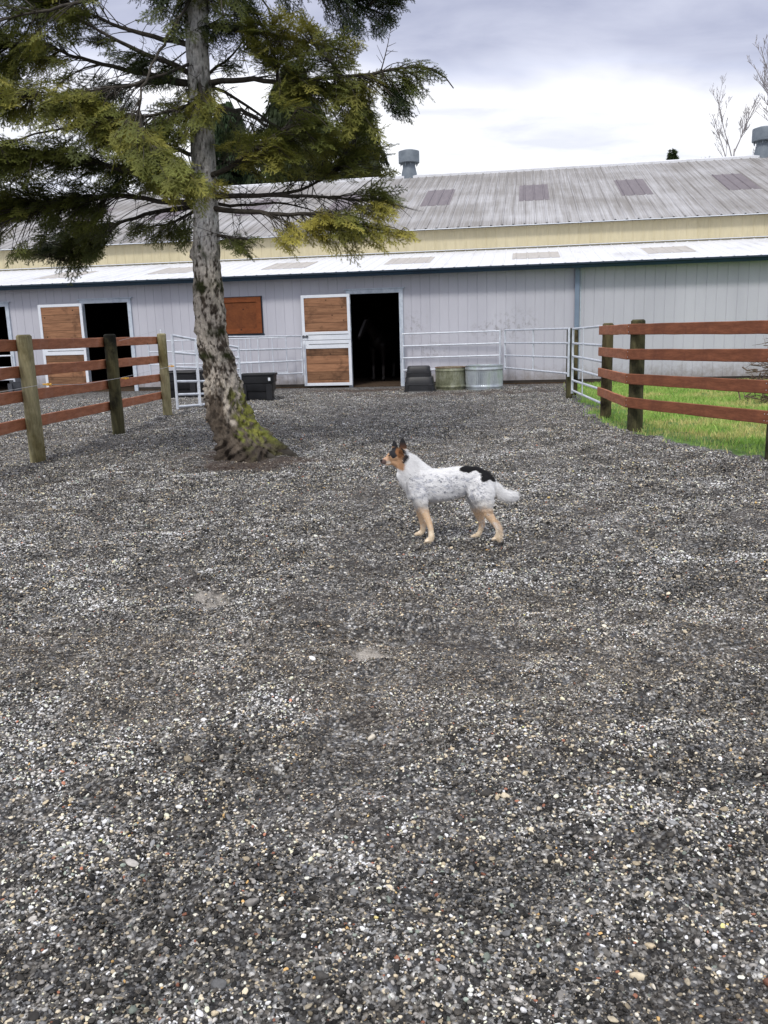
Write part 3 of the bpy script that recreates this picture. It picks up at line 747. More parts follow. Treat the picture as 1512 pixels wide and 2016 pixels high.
for ya, yb, y3 in ((667, 691, (662, 677.5)), (721.5, 742, (697.5, 717)), (768.5, 790, (733, 754)), (822, 845, (769, 788))):
    za = (hgt_at(P1+nb, ya)+hgt_at(P1+nb, yb))/2; zc = (hgt_at(P3+nb, y3[0])+hgt_at(P3+nb, y3[1]))/2
    print('railz', za, zc)
    z2 = za+(zc-za)*np.linalg.norm(P2-P1)/np.linalg.norm(P3-P1); dz_ = z2-za
    board(LF, P1+d12*-.02, P3+d12*.06, (za, zc), .135, .034, M['rail'], nb)
    board(LF, Pm2, P1-d12*.025, (za-dz_*.5, za), .135, .034, M['rail'], nb)
    board(LF, Pm2+dv, Pm2-d12*.0+d12*-.01, (za-dz_*.5, za-dz_*.5), .135, .034, M['rail'], nb)
wr = MB()
W0 = Y_(-60, 782, (P1+dv*.8)[1]); Wa = Y_(84, 757, P1[1]-.12); Wb = Y_(232, 745, P2[1]-.12); Wc = Y_(338, 721, P3[1]-.12)
wr.tube([W0, Wa, Y_(160, 757, (P1+P2)[1]/2), Wb, Wc], .0028, 5); wr.tube([Y_(234, 671, P2[1]), Y_(314, 650, P3[1])], .002, 5)
wr.build('wire', M['wire'], LF)
for W in (Wa+np.array([.06, 0, 0]), Wb+np.array([.12, 0, 0]), Wc):
    k = MB(); k.tube([W+np.array([-.07, 0.03, 0]), W+np.array([.03, 0, 0])], .009, 8); k.tube([W+np.array([.0, 0, -.016]), W+np.array([.0, 0, .016])], .015, 8); k.tube([W+np.array([.03, 0, 0.0]), W+np.array([.045, 0, 0.0])], .013, 8)
    k.build('insulator', M['yellow_plastic'], LF)
k = MB(); q = Y_(317, 656, P3[1]); k.tube([q, q+np.array([0, 0, .03])], .012); k.tube([q+np.array([0, 0, .03]), q+np.array([0, 0, .07])], .018); k.build('insulator', M['white'], LF)

RF = empty('board_fence', (0, 0, 0), label='right board fence of dark red rails turning a corner in front of the grass', cat='fence', group='board fences beside the yard')
PA = G(1192, 820); PB = G(1249, 851); PC = G(1524, 905); PD = PC+(PC-PB)
post(RF, PA, hgt_at(PA, 636), .082, M['post_brown']); post(RF, PB, hgt_at(PB, 629), .094, M['post_dark']); post(RF, PC, 1.43, .09, M['post_dark']); post(RF, PD, 1.43, .09, M['post_dark'])
dAB = (PB-PA)/np.linalg.norm(PB-PA); dBC = (PC-PB)/np.linalg.norm(PC-PB)
nAB = np.array([dAB[1], -dAB[0], 0]); nBC = np.array([dBC[1], -dBC[0], 0])
if nAB[0] > 0: nAB = -nAB
if nBC[1] > 0: nBC = -nBC
pc_ = PB+nAB*.105; 
for yb, yc, ya in (((638, 658.5), (632, 657), (641, 660.5)), ((687, 708.5), (688, 713), (684, 701)), ((735.5, 757), (750, 774), (723.5, 743)), ((781.5, 803.5), (808, 836), (762, 780))):
    zb_ = (hgt_at(PB+nBC*.1, yb[0])+hgt_at(PB+nBC*.1, yb[1]))/2; q = PC+nBC*.1; qq = proj(q)
    zc_ = (Y_(1505, yc[0], q[1])[2]+Y_(1505, yc[1], q[1])[2])/2; za_ = (hgt_at(PA+nAB*.1, ya[0])+hgt_at(PA+nAB*.1, ya[1]))/2
    print('rz', za_, zb_, zc_)
    corner = PB+nBC*.112-dBC*.045
    a = PA+nAB*.1-dAB*.12
    o = board(RF, a-nAB*0, corner-dAB*.022, (za_, zb_), .135, .034, M['rail'], np.zeros(3))
    o = board(RF, corner, PC+nBC*.112+dBC*.05, (zb_, zc_), .138, .036, M['rail_dark'], np.zeros(3))
    board(RF, PC+nBC*.112+dBC*.055, PD+nBC*.112, (zc_, zc_), .138, .036, M['rail_dark'], np.zeros(3))
    for P_, z_ in ((corner+dBC*.03, zb_), (PC+nBC*.112+dBC*.015, zc_), (PC+nBC*.112-dBC*.03, zc_)):
        for s in (-.035, .035):
            q = P_+nBC*.0185+np.array([0, 0, z_+s]); nl = MB(); nl.tube([q, q+nBC*.004], .0055, 8); nl.build('nail', M['nail'], RF)

# ------------------------------------------------------------------ tubular gates and panels
def gate(name, A, B, hs_a, hs_b, ups, label, cat, r=.021, flat=None, group=None, ends=(1, 1), low=None):
    """A, B ground points; hs_a/hs_b bar heights at each end; ups fractions of inner uprights"""
    A = np.asarray(A, float).copy(); B = np.asarray(B, float).copy(); A[2] = B[2] = 0
    o = empty(name, A, label=label, cat=cat, group=group)
    D = B-A
    for ha, hb in zip(hs_a, hs_b):
        b = MB(); b.tube([(0, 0, ha), D+np.array([0, 0, hb])], r, 10); autosmooth(b.build('bar', M['galv'], o))
    for e, (t, hh) in enumerate(((0, hs_a), (1, hs_b))):
        if not ends[e]: continue
        u = MB(); u.tube([D*t+np.array([0, 0, min(hh)-(.06 if low is None else low)]), D*t+np.array([0, 0, max(hh)+.02])], r*1.1, 10); autosmooth(u.build('upright', M['galv'], o))
    for t in ups:
        h0 = min(hs_a)*(1-t)+min(hs_b)*t; h1_ = max(hs_a)*(1-t)+max(hs_b)*t
        u = MB()
        if flat: 
            nn = np.array([-D[1], D[0], 0])/np.linalg.norm(D)*.028
            if nn[1] > 0: nn = -nn
            u.bar(D*t+nn+np.array([0, 0, h0]), D*t+nn+np.array([0, 0, h1_]), .045, .012, up=nn/np.linalg.norm(nn))
        else: u.tube([D*t+np.array([0, 0, h0]), D*t+np.array([0, 0, h1_])], r*.85, 8)
        u.build('upright', M['galv'], o)
    return o
def atL(px, py, v): return toW(*hit(px, py, v))
def hs(P, px, ys): return [Y_(px, y, P[1])[2] for y in ys]
# panel along the wall right of the middle door
A = atL(794, 765, -.28); B = atL(984, 757, -.34)
hA = hs(A, 794, (657.5, 681.5, 705, 729)); hB = hs(B, 984, (651.5, 675.5, 699.5, 723.5))
gate('corral_panel', A, B, hA, hB, (), 'galvanized four-bar panel on the wall above the stock tanks', 'gate', group='galvanized gates and panels')
# panel swinging out to the gate post
A = atL(994, 757, -.36); hA = hs(A, 994, (650, 675, 699.5, 723.7))
B = G(1118, 786); hB = hs(B, 1116, (647, 675.7, 704, 735.5))
gate('corral_panel', A, B, hA, hB, (.50,), 'galvanized panel running from the stock tanks to the dark gate post', 'gate', group='galvanized gates and panels')
GP = empty('gate_post', G(1120, 785), label='dark square gate post between the right-hand panel and gate', cat='post')
k = MB(); k.box(-.055, .055, -.055, .055, -.2, hgt_at(G(1120, 785), 646), .008); k.build('post', M['post_dark'], GP)
GP2 = empty('round_post', (0, 0, 0), label='slim round green-brown post just behind the dark square gate post', cat='post')
q = G(1131, 780); post(GP2, q, hgt_at(q, 645), .055, M['post_brown'])
A = G(1126, 786); hA = hs(A, 1126, (647.5, 676, 701, 725.5, 748.5, 768.5))
B = PA+np.array([-.03, .02, 0]); hB = hs(B, 1188, (642, 680.5, 713, 743, 769, 796))
gate('tube_gate', A, B, hA, hB, (), 'six-bar galvanized gate between the gate post and the right fence', 'gate', group='galvanized gates and panels')
u = MB(); D = B-A; D[2] = 0; t_ = .42
# flat mid upright of this gate
gobj = [o for o in col.objects if o.name.startswith('tube_gate')][-1]
nn = np.array([-D[1], D[0], 0])/np.linalg.norm(D)*.03
if nn[0] > 0: nn = -nn
h0 = min(hA)*(1-t_)+min(hB)*t_; h1_ = max(hA)*(1-t_)+max(hB)*t_
u.bar(D*t_+nn+np.array([0, 0, h0]), D*t_+nn+np.array([0, 0, h1_]), .05, .014, up=nn/np.linalg.norm(nn)); u.build('upright', M['galv'], gobj)
# left: gate beside the left fence, passing behind the trunk
A = G(350, 806); hA = hs(A, 343, (660, 694, 723, 751, 777, 801)); A = A
B = G(470, 800); B = np.array([proj(B)[0]*0+B[0], A[1]+1.1, 0])
hB = [h*.0 for h in hA]
q = Y_(470, 700, B[1]); B[0] = q[0]
hB = hs(B, 470, (684, 705, 727, 750, 773, 790))
gate('tube_gate', A, B, hA, hB, (), 'white-grey six-bar gate between the left fence and the trunk', 'gate', group='galvanized gates and panels', low=.05, r=.025)
gobj = [o for o in col.objects if o.name.startswith('tube_gate')][-1]
u = MB(); D = B-A; t_ = (391-345)/(470-345.0)*.93
h0 = min(hA)*(1-t_)+min(hB)*t_-.02; h1_ = max(hA)*(1-t_)+max(hB)*t_; nn = np.array([0, -.03, 0])
u.bar(D*t_+nn+np.array([0, 0, h0]), D*t_+nn+np.array([0, 0, h1_]), .06, .014, up=(0, 1, 0)); u.build('upright', M['galv'], gobj)
# panel from behind the trunk to the open stall door
B = atL(598, 768, -.35); A = atL(448, 770, -1.9)
hA = hs(A, 449, (663, 690, 717, 742)); hB = hs(B, 598, (661.5, 685.5, 709.5, 734))
gate('corral_panel', A, B, hA, hB, (.42,), 'four-bar panel latched to the open stall door, nearest the black trough', 'gate', group='galvanized gates and panels')
A = atL(300, 775, -.75); B = atL(568, 768, -.45)
hA = hs(A, 300, (672, 693, 718, 740)); hB = hs(B, 568, (664, 688, 711, 733))
gate('corral_panel', A, B, hA, hB, (.25, .66, .71, .74, .9), 'slim grey panel on the wall under the orange shutter', 'gate', r=.016, group='galvanized gates and panels')
A = atL(-60, 785, -1.4); B = atL(32, 780, -1.1)
hA = hs(A, -60, (703, 727, 751)); hB = hs(B, 27, (700, 723, 747))
gate('corral_panel', A, B, hA, hB, (), 'white-grey panel across the stall doorway at the left edge', 'gate', group='galvanized gates and panels')

# ------------------------------------------------------------------ tubs and tanks
def at_px(px, py): p = G(px, py); p[2] = 0; return p
def mpp(P): return proj(P)[2]/FPX
# rectangular black trough right of the trunk
c = at_px(511, 786); s = mpp(c); W = 72*s/2*.97; H = 50*s
tr = empty('water_trough', c, -ANG*.3, label='black plastic water trough with stepped sides just right of the trunk', cat='trough', group='black troughs')
def trough(par, W, H, D, mat, steps=3, sq=5.5, white=False):
    prof = []; r = 1.0; z = H
    pr = [(.78, 0), (.79, H*.02), (.81, H*.32), (.86, H*.34), (.88, H*.36), (.90, H*.64), (.945, H*.66), (.95, H*.68), (.965, H*.93), (1.0, H*.935), (1.01, H*.96), (1.0, H), (.95, H), (.93, H*.96), (.78, H*.10), (.05, H*.08)]
    b = MB(); b.lathe([(a*W, z) for a, z in pr], (0, 0, 0), 48, 1, D/W, sq=sq); o = b.build('tub', mat, par); autosmooth(o, 40)
    b = MB(); b.lathe([(W*.93, H*.92), (W*1.015, H*.94), (W*1.03, H*.97), (W*1.015, H*1.0), (W*.96, H*1.0), (W*.93, H*.92)], (0, 0, .004), 48, 1, D/W, caps=False, sq=sq); o = b.build('rim', mat, par); autosmooth(o, 40)
    for x in (-.70, .70):
        b = MB(); b.box(x*W-.06, x*W+.06, -D*.93, -D*.80, .0, H*.62); b.build('side_rib', mat, par)
    if white:
        b = MB(); b.box(W*.70, W*.82, -D*1.0, -D*.985+.02, H*.74, H*.86); b.build('sticker', M['white'], par)
    return o
trough(tr, W, H, .34, M['rubber'], white=True)
c = at_px(368, 781); s = mpp(c)
t2 = empty('water_trough', c, -ANG, label='black water trough seen through the gate left of the trunk', cat='trough', group='black troughs')
trough(t2, 40*s, 50*s, .5, M['rubber'], white=False)
b = MB(); W = 40*s; b.box(-W*.85, -W*.6, -.52, -.49, 50*s*.72, 50*s*.84); b.build('sticker', M['white'], t2)
c = at_px(42, 775); s = mpp(c)
t3 = empty('feed_tub', c, 0, label='grey plastic tub behind the left fence below the doorway panel', cat='tub')
trough(t3, 19*s, 34*s, .26, M['rubber_grey'], sq=2.5)
# black tubs stacked upside down beside the door
c = at_px(827, 771); s = mpp(c)
t4 = empty('overturned_tub', c, -ANG*.5, label='larger black rubber tub lying upside down beside the doorway', cat='tub', group='stacked black tubs')
def uptub(par, W, H, D, z0, sq=6):
    pr = [(1.0, 0), (1.03, H*.03), (1.0, H*.10), (.97, H*.12), (.94, H*.50), (.90, H*.52), (.86, H*.92), (.80, H*.99), (.70, H)]
    b = MB(); b.lathe([(a*W, z) for a, z in pr], (0, 0, z0), 40, 1, D/W, sq=sq); o = b.build('tub', M['rubber'], par); autosmooth(o, 40)
    b = MB(); b.lathe([(W*.93, H*.47), (W*.97, H*.50), (W*.93, H*.53)], (0, 0, z0), 40, 1, D/W, sq=sq, caps=False); b.build('ridge', M['rubber'], par)
    for x in (-.82, .62):
        b = MB(); b.box(x*W-.03, x*W+.05, -D*.98, -D*.7, z0+H*.08, z0+H*.5); b.build('side_rib', M['rubber'], par)
uptub(t4, 31*s, 30*s, .36, 0)
t5 = empty('overturned_tub', c+np.array([-.02, .02, 26*s]), -ANG*.5, label='smaller black rubber tub upside down on top of the larger one', cat='tub', group='stacked black tubs')
uptub(t5, 25.5*s, 24*s, .28, 0)
def tank(name, px, py, wpx, hpx, mat, label, rim, fl=.006):
    c = at_px(px, py); s = mpp(c); W = wpx*s/2; H = hpx*s
    c = c+np.array([0, W*.75, 0])
    o = empty(name, c, 0, label=label, cat='tank', group='round galvanized stock tanks')
    pr = [(.97, 0), (.97, H*.10), (1.0, H*.12), (1.0, H*.17), (.975, H*.20)]+[(.97, H*z) for z in np.linspace(.22, .80, 10)]+[(.975, H*.82), (.998, H*.845), (.998, H*.875), (.975, H*.90), (.98, H*.97), (.98, H*.99), (.94, H*.99), (.93, H*.15), (.02, H*.13)]
    b = MB(); b.lathe([(a*W, z) for a, z in pr], (0, 0, 0), 240, flute=fl, fn=60, fz=(H*.21, H*.81)); q = b.build('tank_wall', mat, o); autosmooth(q, 50)
    b = MB(); b.lathe([(W*.975, H*.965), (W*1.0, H*.985), (W*.995, H*1.01), (W*.965, H*1.012), (W*.955, H*.985)], (0, 0, 0), 60, caps=False); q = b.build('rim', rim, o); autosmooth(q, 60)
    return o
tank('stock_tank', 889, 768, 61, 44, M['tank_old'], 'smaller mossy dull galvanized stock tank with rusty rim beside the black tubs', M['rust'], .003)
tank('stock_tank', 957, 768, 75, 47, M['tank'], 'larger shiny galvanized stock tank, rightmost of the wall tubs', M['tank'])

# ------------------------------------------------------------------ grass
def grass():
    n = 210000
    x = rng.uniform(2.2, 13, n); y = rng.uniform(7, 21.5, n)
    k = in_grass(x, y, rng.normal(0, .12, n)); pr = np.array(1)
    x = x[k]; y = y[k]
    dry = fbm(x*.9+2, y*1.3, 4, 31); k = rng.random(len(x)) < np.clip(1.5-1.6*np.clip(dry-.5, 0, 1)*3, .35, 1)
    edge = in_grass(x-.5, y); k &= (rng.random(len(x)) < np.where(edge, 1, .35))
    x = x[k]; y = y[k]; dry = dry[k]; n = len(x)
    cl = fbm(x*5, y*5, 3, 33)
    h = rng.uniform(.03, .085, n)*(.55+cl); a = rng.uniform(0, 6.283, n); wd = rng.uniform(.003, .006, n)*1.2
    z = gh(x, y); lean = rng.uniform(.2, .9, n)*h; la = rng.uniform(0, 6.283, n)
    dx, dy = np.cos(a)*wd, np.sin(a)*wd; lx, ly = np.cos(la)*lean, np.sin(la)*lean
    V = np.zeros((n, 5, 3)); 
    V[:, 0] = np.stack([x-dx, y-dy, z-.01], 1); V[:, 1] = np.stack([x+dx, y+dy, z-.01], 1)
    V[:, 2] = np.stack([x+dx*.8+lx*.35, y+dy*.8+ly*.35, z+h*.6], 1); V[:, 3] = np.stack([x-dx*.8+lx*.35, y-dy*.8+ly*.35, z+h*.6], 1)
    V[:, 4] = np.stack([x+lx, y+ly, z+h], 1)
    b = np.arange(n)*5
    F = np.concatenate([np.stack([b, b+1, b+2], 1), np.stack([b, b+2, b+3], 1), np.stack([b+3, b+2, b+4], 1)])
    g1 = np.array([.21, .39, .07]); g2 = np.array([.45, .62, .16]); d_ = np.array([.72, .60, .28])
    t = np.clip(cl+rng.normal(0, .15, n), 0, 1)[:, None]; dd = (np.clip((dry-.53)*7, 0, 1)*rng.uniform(.4, 1, n))[:, None]
    dd = np.maximum(dd, (rng.random(n) < .07)[:, None]*.8)
    c = (g1*(1-t)+g2*t)*(1-dd)+d_*dd; c = c*rng.uniform(.75, 1.25, (n, 1))
    o = mesh_obj('grass', V.reshape(-1, 3), F, M['grass'], cols=np.repeat(c, 5, 0)); tag(o, 'bright green winter grass with straw patches behind the right fence', 'grass', kind='stuff')
    print('grass', n)
grass()

# brush pile at the right edge
bp = G(1540, 792)
BP = empty('brush_pile', bp, label='pile of dead brown branches and twigs on the grass at the right edge', cat='brush pile')
b = MB()
for i in range(420):
    a = random.uniform(0, 6.28); rr = random.uniform(0, .75)*random.random()**.3; z = max(0.02, random.uniform(0, 1.15)*(1-(rr/.95)**2))
    p = np.array([rr*math.cos(a), rr*math.sin(a)*.8, z]); d = np.array([random.gauss(0, 1), random.gauss(0, 1), random.gauss(0, .5)]); d /= np.linalg.norm(d)
    L = random.uniform(.12, .5); k = np.array([random.gauss(0, .08), random.gauss(0, .08), random.gauss(0, .05)])
    q = [p-d*L*.5, p+k, p+d*L*.5, p+d*L*.75+k*1.5]
    for t_ in q: t_[2] = max(.01, t_[2])
    r_ = random.choice([.004, .006, .008, .014]); b.tube(q, [r_, r_*.9, r_*.6, r_*.25], 5)
b.build('twigs', M['twig'], BP)

# ------------------------------------------------------------------ fir tree in the yard
BT = G(497, 897); YT = BT[1]
TREE = empty('fir_tree', (BT[0], BT[1], 0), label='tall fir tree with leaning mossy trunk and drooping yellow-green branches in the yard', cat='tree')
TO = np.array([BT[0], BT[1], 0.0])
edges = [(-500, 395, 428), (-250, 381, 422), (0, 363, 411), (100, 366, 411), (200, 371, 417), (265, 374, 422), (400, 380, 430), (465, 381, 432.5), (490, 377, 434), (505, 375, 435), (514, 379, 434), (552, 381, 437), (570, 379, 440), (589, 380, 441), (651, 385, 448), (688, 392, 453), (725, 401, 465), (762, 405, 477), (800, 410, 486), (837, 420, 506), (862, 432, 529), (880, 436, 552), (892, 437, 560), (903, 434, 568), (915, 430, 572)]
ey = np.array([e[0] for e in edges], float); el = np.array([e[1] for e in edges], float); er = np.array([e[2] for e in edges], float)
rows = np.concatenate([np.linspace(915, 330, 230), np.linspace(327, -500, 150)]); NS = 140
TV = []; cen = []
T3 = np.random.default_rng(9).random((64, 64))
for j, py in enumerate(rows):
    a = Y_(np.interp(py, ey, el), py, YT); b_ = Y_(np.interp(py, ey, er), py, YT); c = (a+b_)/2; r = np.linalg.norm(b_-a)/2
    cen.append((c, r))
cen_z = np.array([c[2] for c, r in cen]); cen_x = np.array([c[0] for c, r in cen]); cen_r = np.array([r for c, r in cen])
cen_z[0] = min(cen_z[0], -.15)
ths = np.linspace(0, 2*math.pi, NS, endpoint=False)
knots = [(405, 568, .035), (432, 565, .03), (416, 586, .04), (389, 588, .035), (425, 610, .03), (372, 500, .05), (430, 500, .03), (398, 500, .03), (455, 700, .05), (462, 712, .05), (386, 650, .03)]
for j in range(len(rows)):
    c, r = cen[j]; z = cen_z[j]
    zz = z
    low = np.clip((1.2-zz)/1.2, 0, 1)
    root = low**2*.22*(np.maximum(0, np.cos(5*ths+.6))**2)+low**4*.10*np.maximum(0, np.cos(3*ths-.1))
    bark = (fbm(ths*r*34+np.cos(ths)*3+50, np.full(NS, zz*22.0)+np.sin(ths)*2, 5, 41)-.5)*(.03+.07*np.clip((2.2-zz)/1.0, 0, 1))
    pits = -np.clip(fbm(ths*2.2+np.full(NS, 9), np.full(NS, zz*5.0), 3, 43)-.55, 0, 1)*.22*np.clip((2.6-zz)/1.4, 0, 1)
    rid = np.abs(fbm(ths*r*16+np.cos(ths)*2+20, np.full(NS, zz*6.0)+np.sin(ths)*1.5, 4, 45)-.5)*2
    rr = r*.97+bark*.55+pits*.5+root*.45+(rid-.25)*(.055+.05*np.clip((1.1-zz)/.3, 0, 1))*np.clip((2.4-zz)/1.0, .08, 1)
    x = c[0]+rr*np.cos(ths); y = YT+rr*np.sin(ths)*(1.0+low*.25)
    TV.append(np.stack([x, y, np.full(NS, zz)], 1))
TV = np.array(TV)
flat = TV.reshape(-1, 3)
for kx, ky, kr in knots:      # branch collars: raised ring with a hole
    P = Y_(kx, ky, YT); rr = np.interp(P[2], cen_z, cen_r); P[1] = YT-math.sqrt(max(.0004, rr**2-(P[0]-np.interp(P[2], cen_z, cen_x))**2))
    d = np.linalg.norm(flat-P, axis=1); outv = flat-np.stack([np.interp(flat[:, 2], cen_z, cen_x), np.full(len(flat), YT), flat[:, 2]], 1); outv /= np.linalg.norm(outv, axis=1)[:, None]+1e-6
    flat += outv*((np.exp(-((d-kr*.9)/(kr*.5))**2)*.020)-np.exp(-(d/(kr*.45))**2)*.030)[:, None]
nr = len(rows)
ii = np.arange(nr*NS).reshape(nr, NS)
FT = np.stack([ii[:-1], np.roll(ii[:-1], -1, 1), np.roll(ii[1:], -1, 1), ii[1:]], -1).reshape(-1, 4)
# bark colour: pale lichen high up, brown bark low down, moss on the leaning side and in bands
TH = np.tile(ths, nr); Z = flat[:, 2]; Xn = flat[:, 0]
n1_ = fbm(TH*2.4+7, Z*6.5, 5, 51); n2_ = fbm(TH*7, Z*24, 5, 53); n3_ = fbm(TH*2+3, Z*2, 3, 55)
pale = np.array([.64, .62, .59]); lich = np.array([.80, .79, .77]); brown = np.array([.105, .083, .063]); dk = np.array([.055, .043, .034]); moss = np.array([.17, .19, .045]); mossd = np.array([.035, .04, .014]); tan_ = np.array([.52, .465, .39])
def lerp(a, b, t): t = np.clip(t, 0, 1)[:, None]; return a*(1-t)+b*t
hi = np.clip((Z-2.0)/.7, 0, 1)
cc = lerp(np.tile(tan_, (len(Z), 1)), np.tile(pale, (len(Z), 1)), hi)
cc = lerp(cc, lich, (n1_-.5)*6*hi)
cc = lerp(cc, brown, (n1_-.45)*7*(1-hi)+ (n2_-.6)*4)
cc = lerp(cc, dk, (n2_-.50)*8*(1-.6*hi)*np.clip((fbm(TH*14, Z*22, 3, 57)-.3)*4, 0, 1))
cc = lerp(cc, brown, np.clip((.80-Z+(n1_-.5)*1.2)/.25, 0, 1)*.92)
side = np.cos(TH+.5)
cc = lerp(cc, moss, (side*3.0-2.1+(n3_-.5)*3+(n1_-.5)*4)*np.clip((.95-Z)/.5, 0, 1)*np.clip((n2_-.36)*7, 0, 1))
cc = lerp(cc, np.array([.26, .26, .06]), (side*2.5-1.9+(n1_-.5)*3)*np.clip((.45-np.abs(Z-.42))/.3, 0, 1)*np.clip((n2_-.42)*8, 0, 1))
for px, py, hw in ((400, 498, .09), (405, 562, .10), (400, 225, .5), (400, 655, .05), (420, 700, .05)):
    zc = Y_(px, py, YT)[2]; cc = lerp(cc, mossd, np.exp(-((Z-zc)/hw)**2)*(.55+(n1_-.5)*3.5)*1.0)
cc = lerp(cc, dk, np.clip((.20-Z+(n1_-.5)*.4)/.12, 0, .8))
M['bark'] = colmat('fir_bark', rough=.9, spec=.2, noise=(48, .85, (1, 1, .7)), bmp=1.0)
tk = mesh_obj('trunk', flat-TO, FT, M['bark'], TREE, smooth=True, cols=cc)
def trunk_at(px, py):
    P = Y_(px, py, YT); z = P[2]; return np.array([np.interp(z, cen_z, cen_x), YT, z])
# surface roots and a litter of bark round the base
for x, y, L, r_ in ((.35, -.10, .42, .06), (.20, -.28, .45, .05), (-.22, -.20, .30, .05), (.02, -.32, .34, .045)):
    b = MB(); p0 = TO+np.array([x*.35, y*.35, .12]); p1 = TO+np.array([x, y, .045]); p2 = TO+np.array([x*1.35+.05, y*1.3, .0]); p3 = TO+np.array([x*1.7, y*1.6, -.06])
    b.tube([p-TO for p in (p0, (p0+p1)/2+np.array([0, 0, .01]), p1, p2, p3)], [r_*1.5, r_*1.25, r_, r_*.7, r_*.4], 10); o = b.build('root', M['branch'], TREE, smooth=True)

# frond prototypes: a flat spray of twigs clothed in needles
def frond(L, rs, dens=1.0):
    segs = []      # (start, dir, length)
    ax = [np.array([t*L, (rs.random()-.5)*.01, -.10*L*t*t]) for t in np.linspace(0, 1, 6)]
    for i in range(5): segs.append((ax[i], ax[i+1]-ax[i]))
    s = .12*L
    sgn = 1
    while s < .97*L:
        t = s/L; p = np.array([s, 0, -.10*L*t*t]); ln = .52*L*(1-t)**.8*rs.uniform(.7, 1.15)+.025
        an = R(rs.uniform(42, 60))*sgn; d = np.array([math.cos(an), math.sin(an), rs.uniform(-.30, .05)]); segs.append((p, d*ln))
        if ln > .10:
            for q in (.5,):
                for sg in (-1, 1):
                    a2 = an+R(45)*sg; d2 = np.array([math.cos(a2), math.sin(a2), rs.uniform(-.25, .05)]); segs.append((p+d*ln*q, d2*ln*(1-q)*.75))
        s += rs.uniform(.024, .040); sgn = -sgn
    Vn = []; tips = []
    for p, d in segs:
        ln = np.linalg.norm(d)
        if ln < .008: continue
        u = d/ln; side = np.array([-u[1], u[0], 0]); side /= np.linalg.norm(side)+1e-9; up = np.cross(u, side)
        n = max(2, int(ln/.0075*dens)); 
        for i in range(n):
            for sg in (-1, 1):
                b = p+u*ln*(i+rs.random())/n; nd = u*.62+side*sg*rs.uniform(.5, .95)+up*rs.uniform(-.1, .4); nl = rs.uniform(.016, .023)
                wv = u*.0042; Vn += [b-wv, b+wv, b+nd*nl]
        e = side*.0022; Vn += [p-e, p+e, p+d]
    return np.array(Vn)
frs = np.random.default_rng(12)
FR = [frond(L, frs) for L in (.26, .30, .34, .30, .38)]
print('frond tris', [len(f)//3 for f in FR])
def inpoly(x, y, poly):
    r = False; n = len(poly); j = n-1
    for i in range(n):
        xi, yi = poly[i]; xj, yj = poly[j]
        if (yi > y) != (yj > y) and x < (xj-xi)*(y-yi)/(yj-yi)+xi: r = not r
        j = i
    return r
K = .3307
def z7(l): return [(x*K, y*K) for x, y in l]
def z8(l): return [(400+x*K, y*K) for x, y in l]
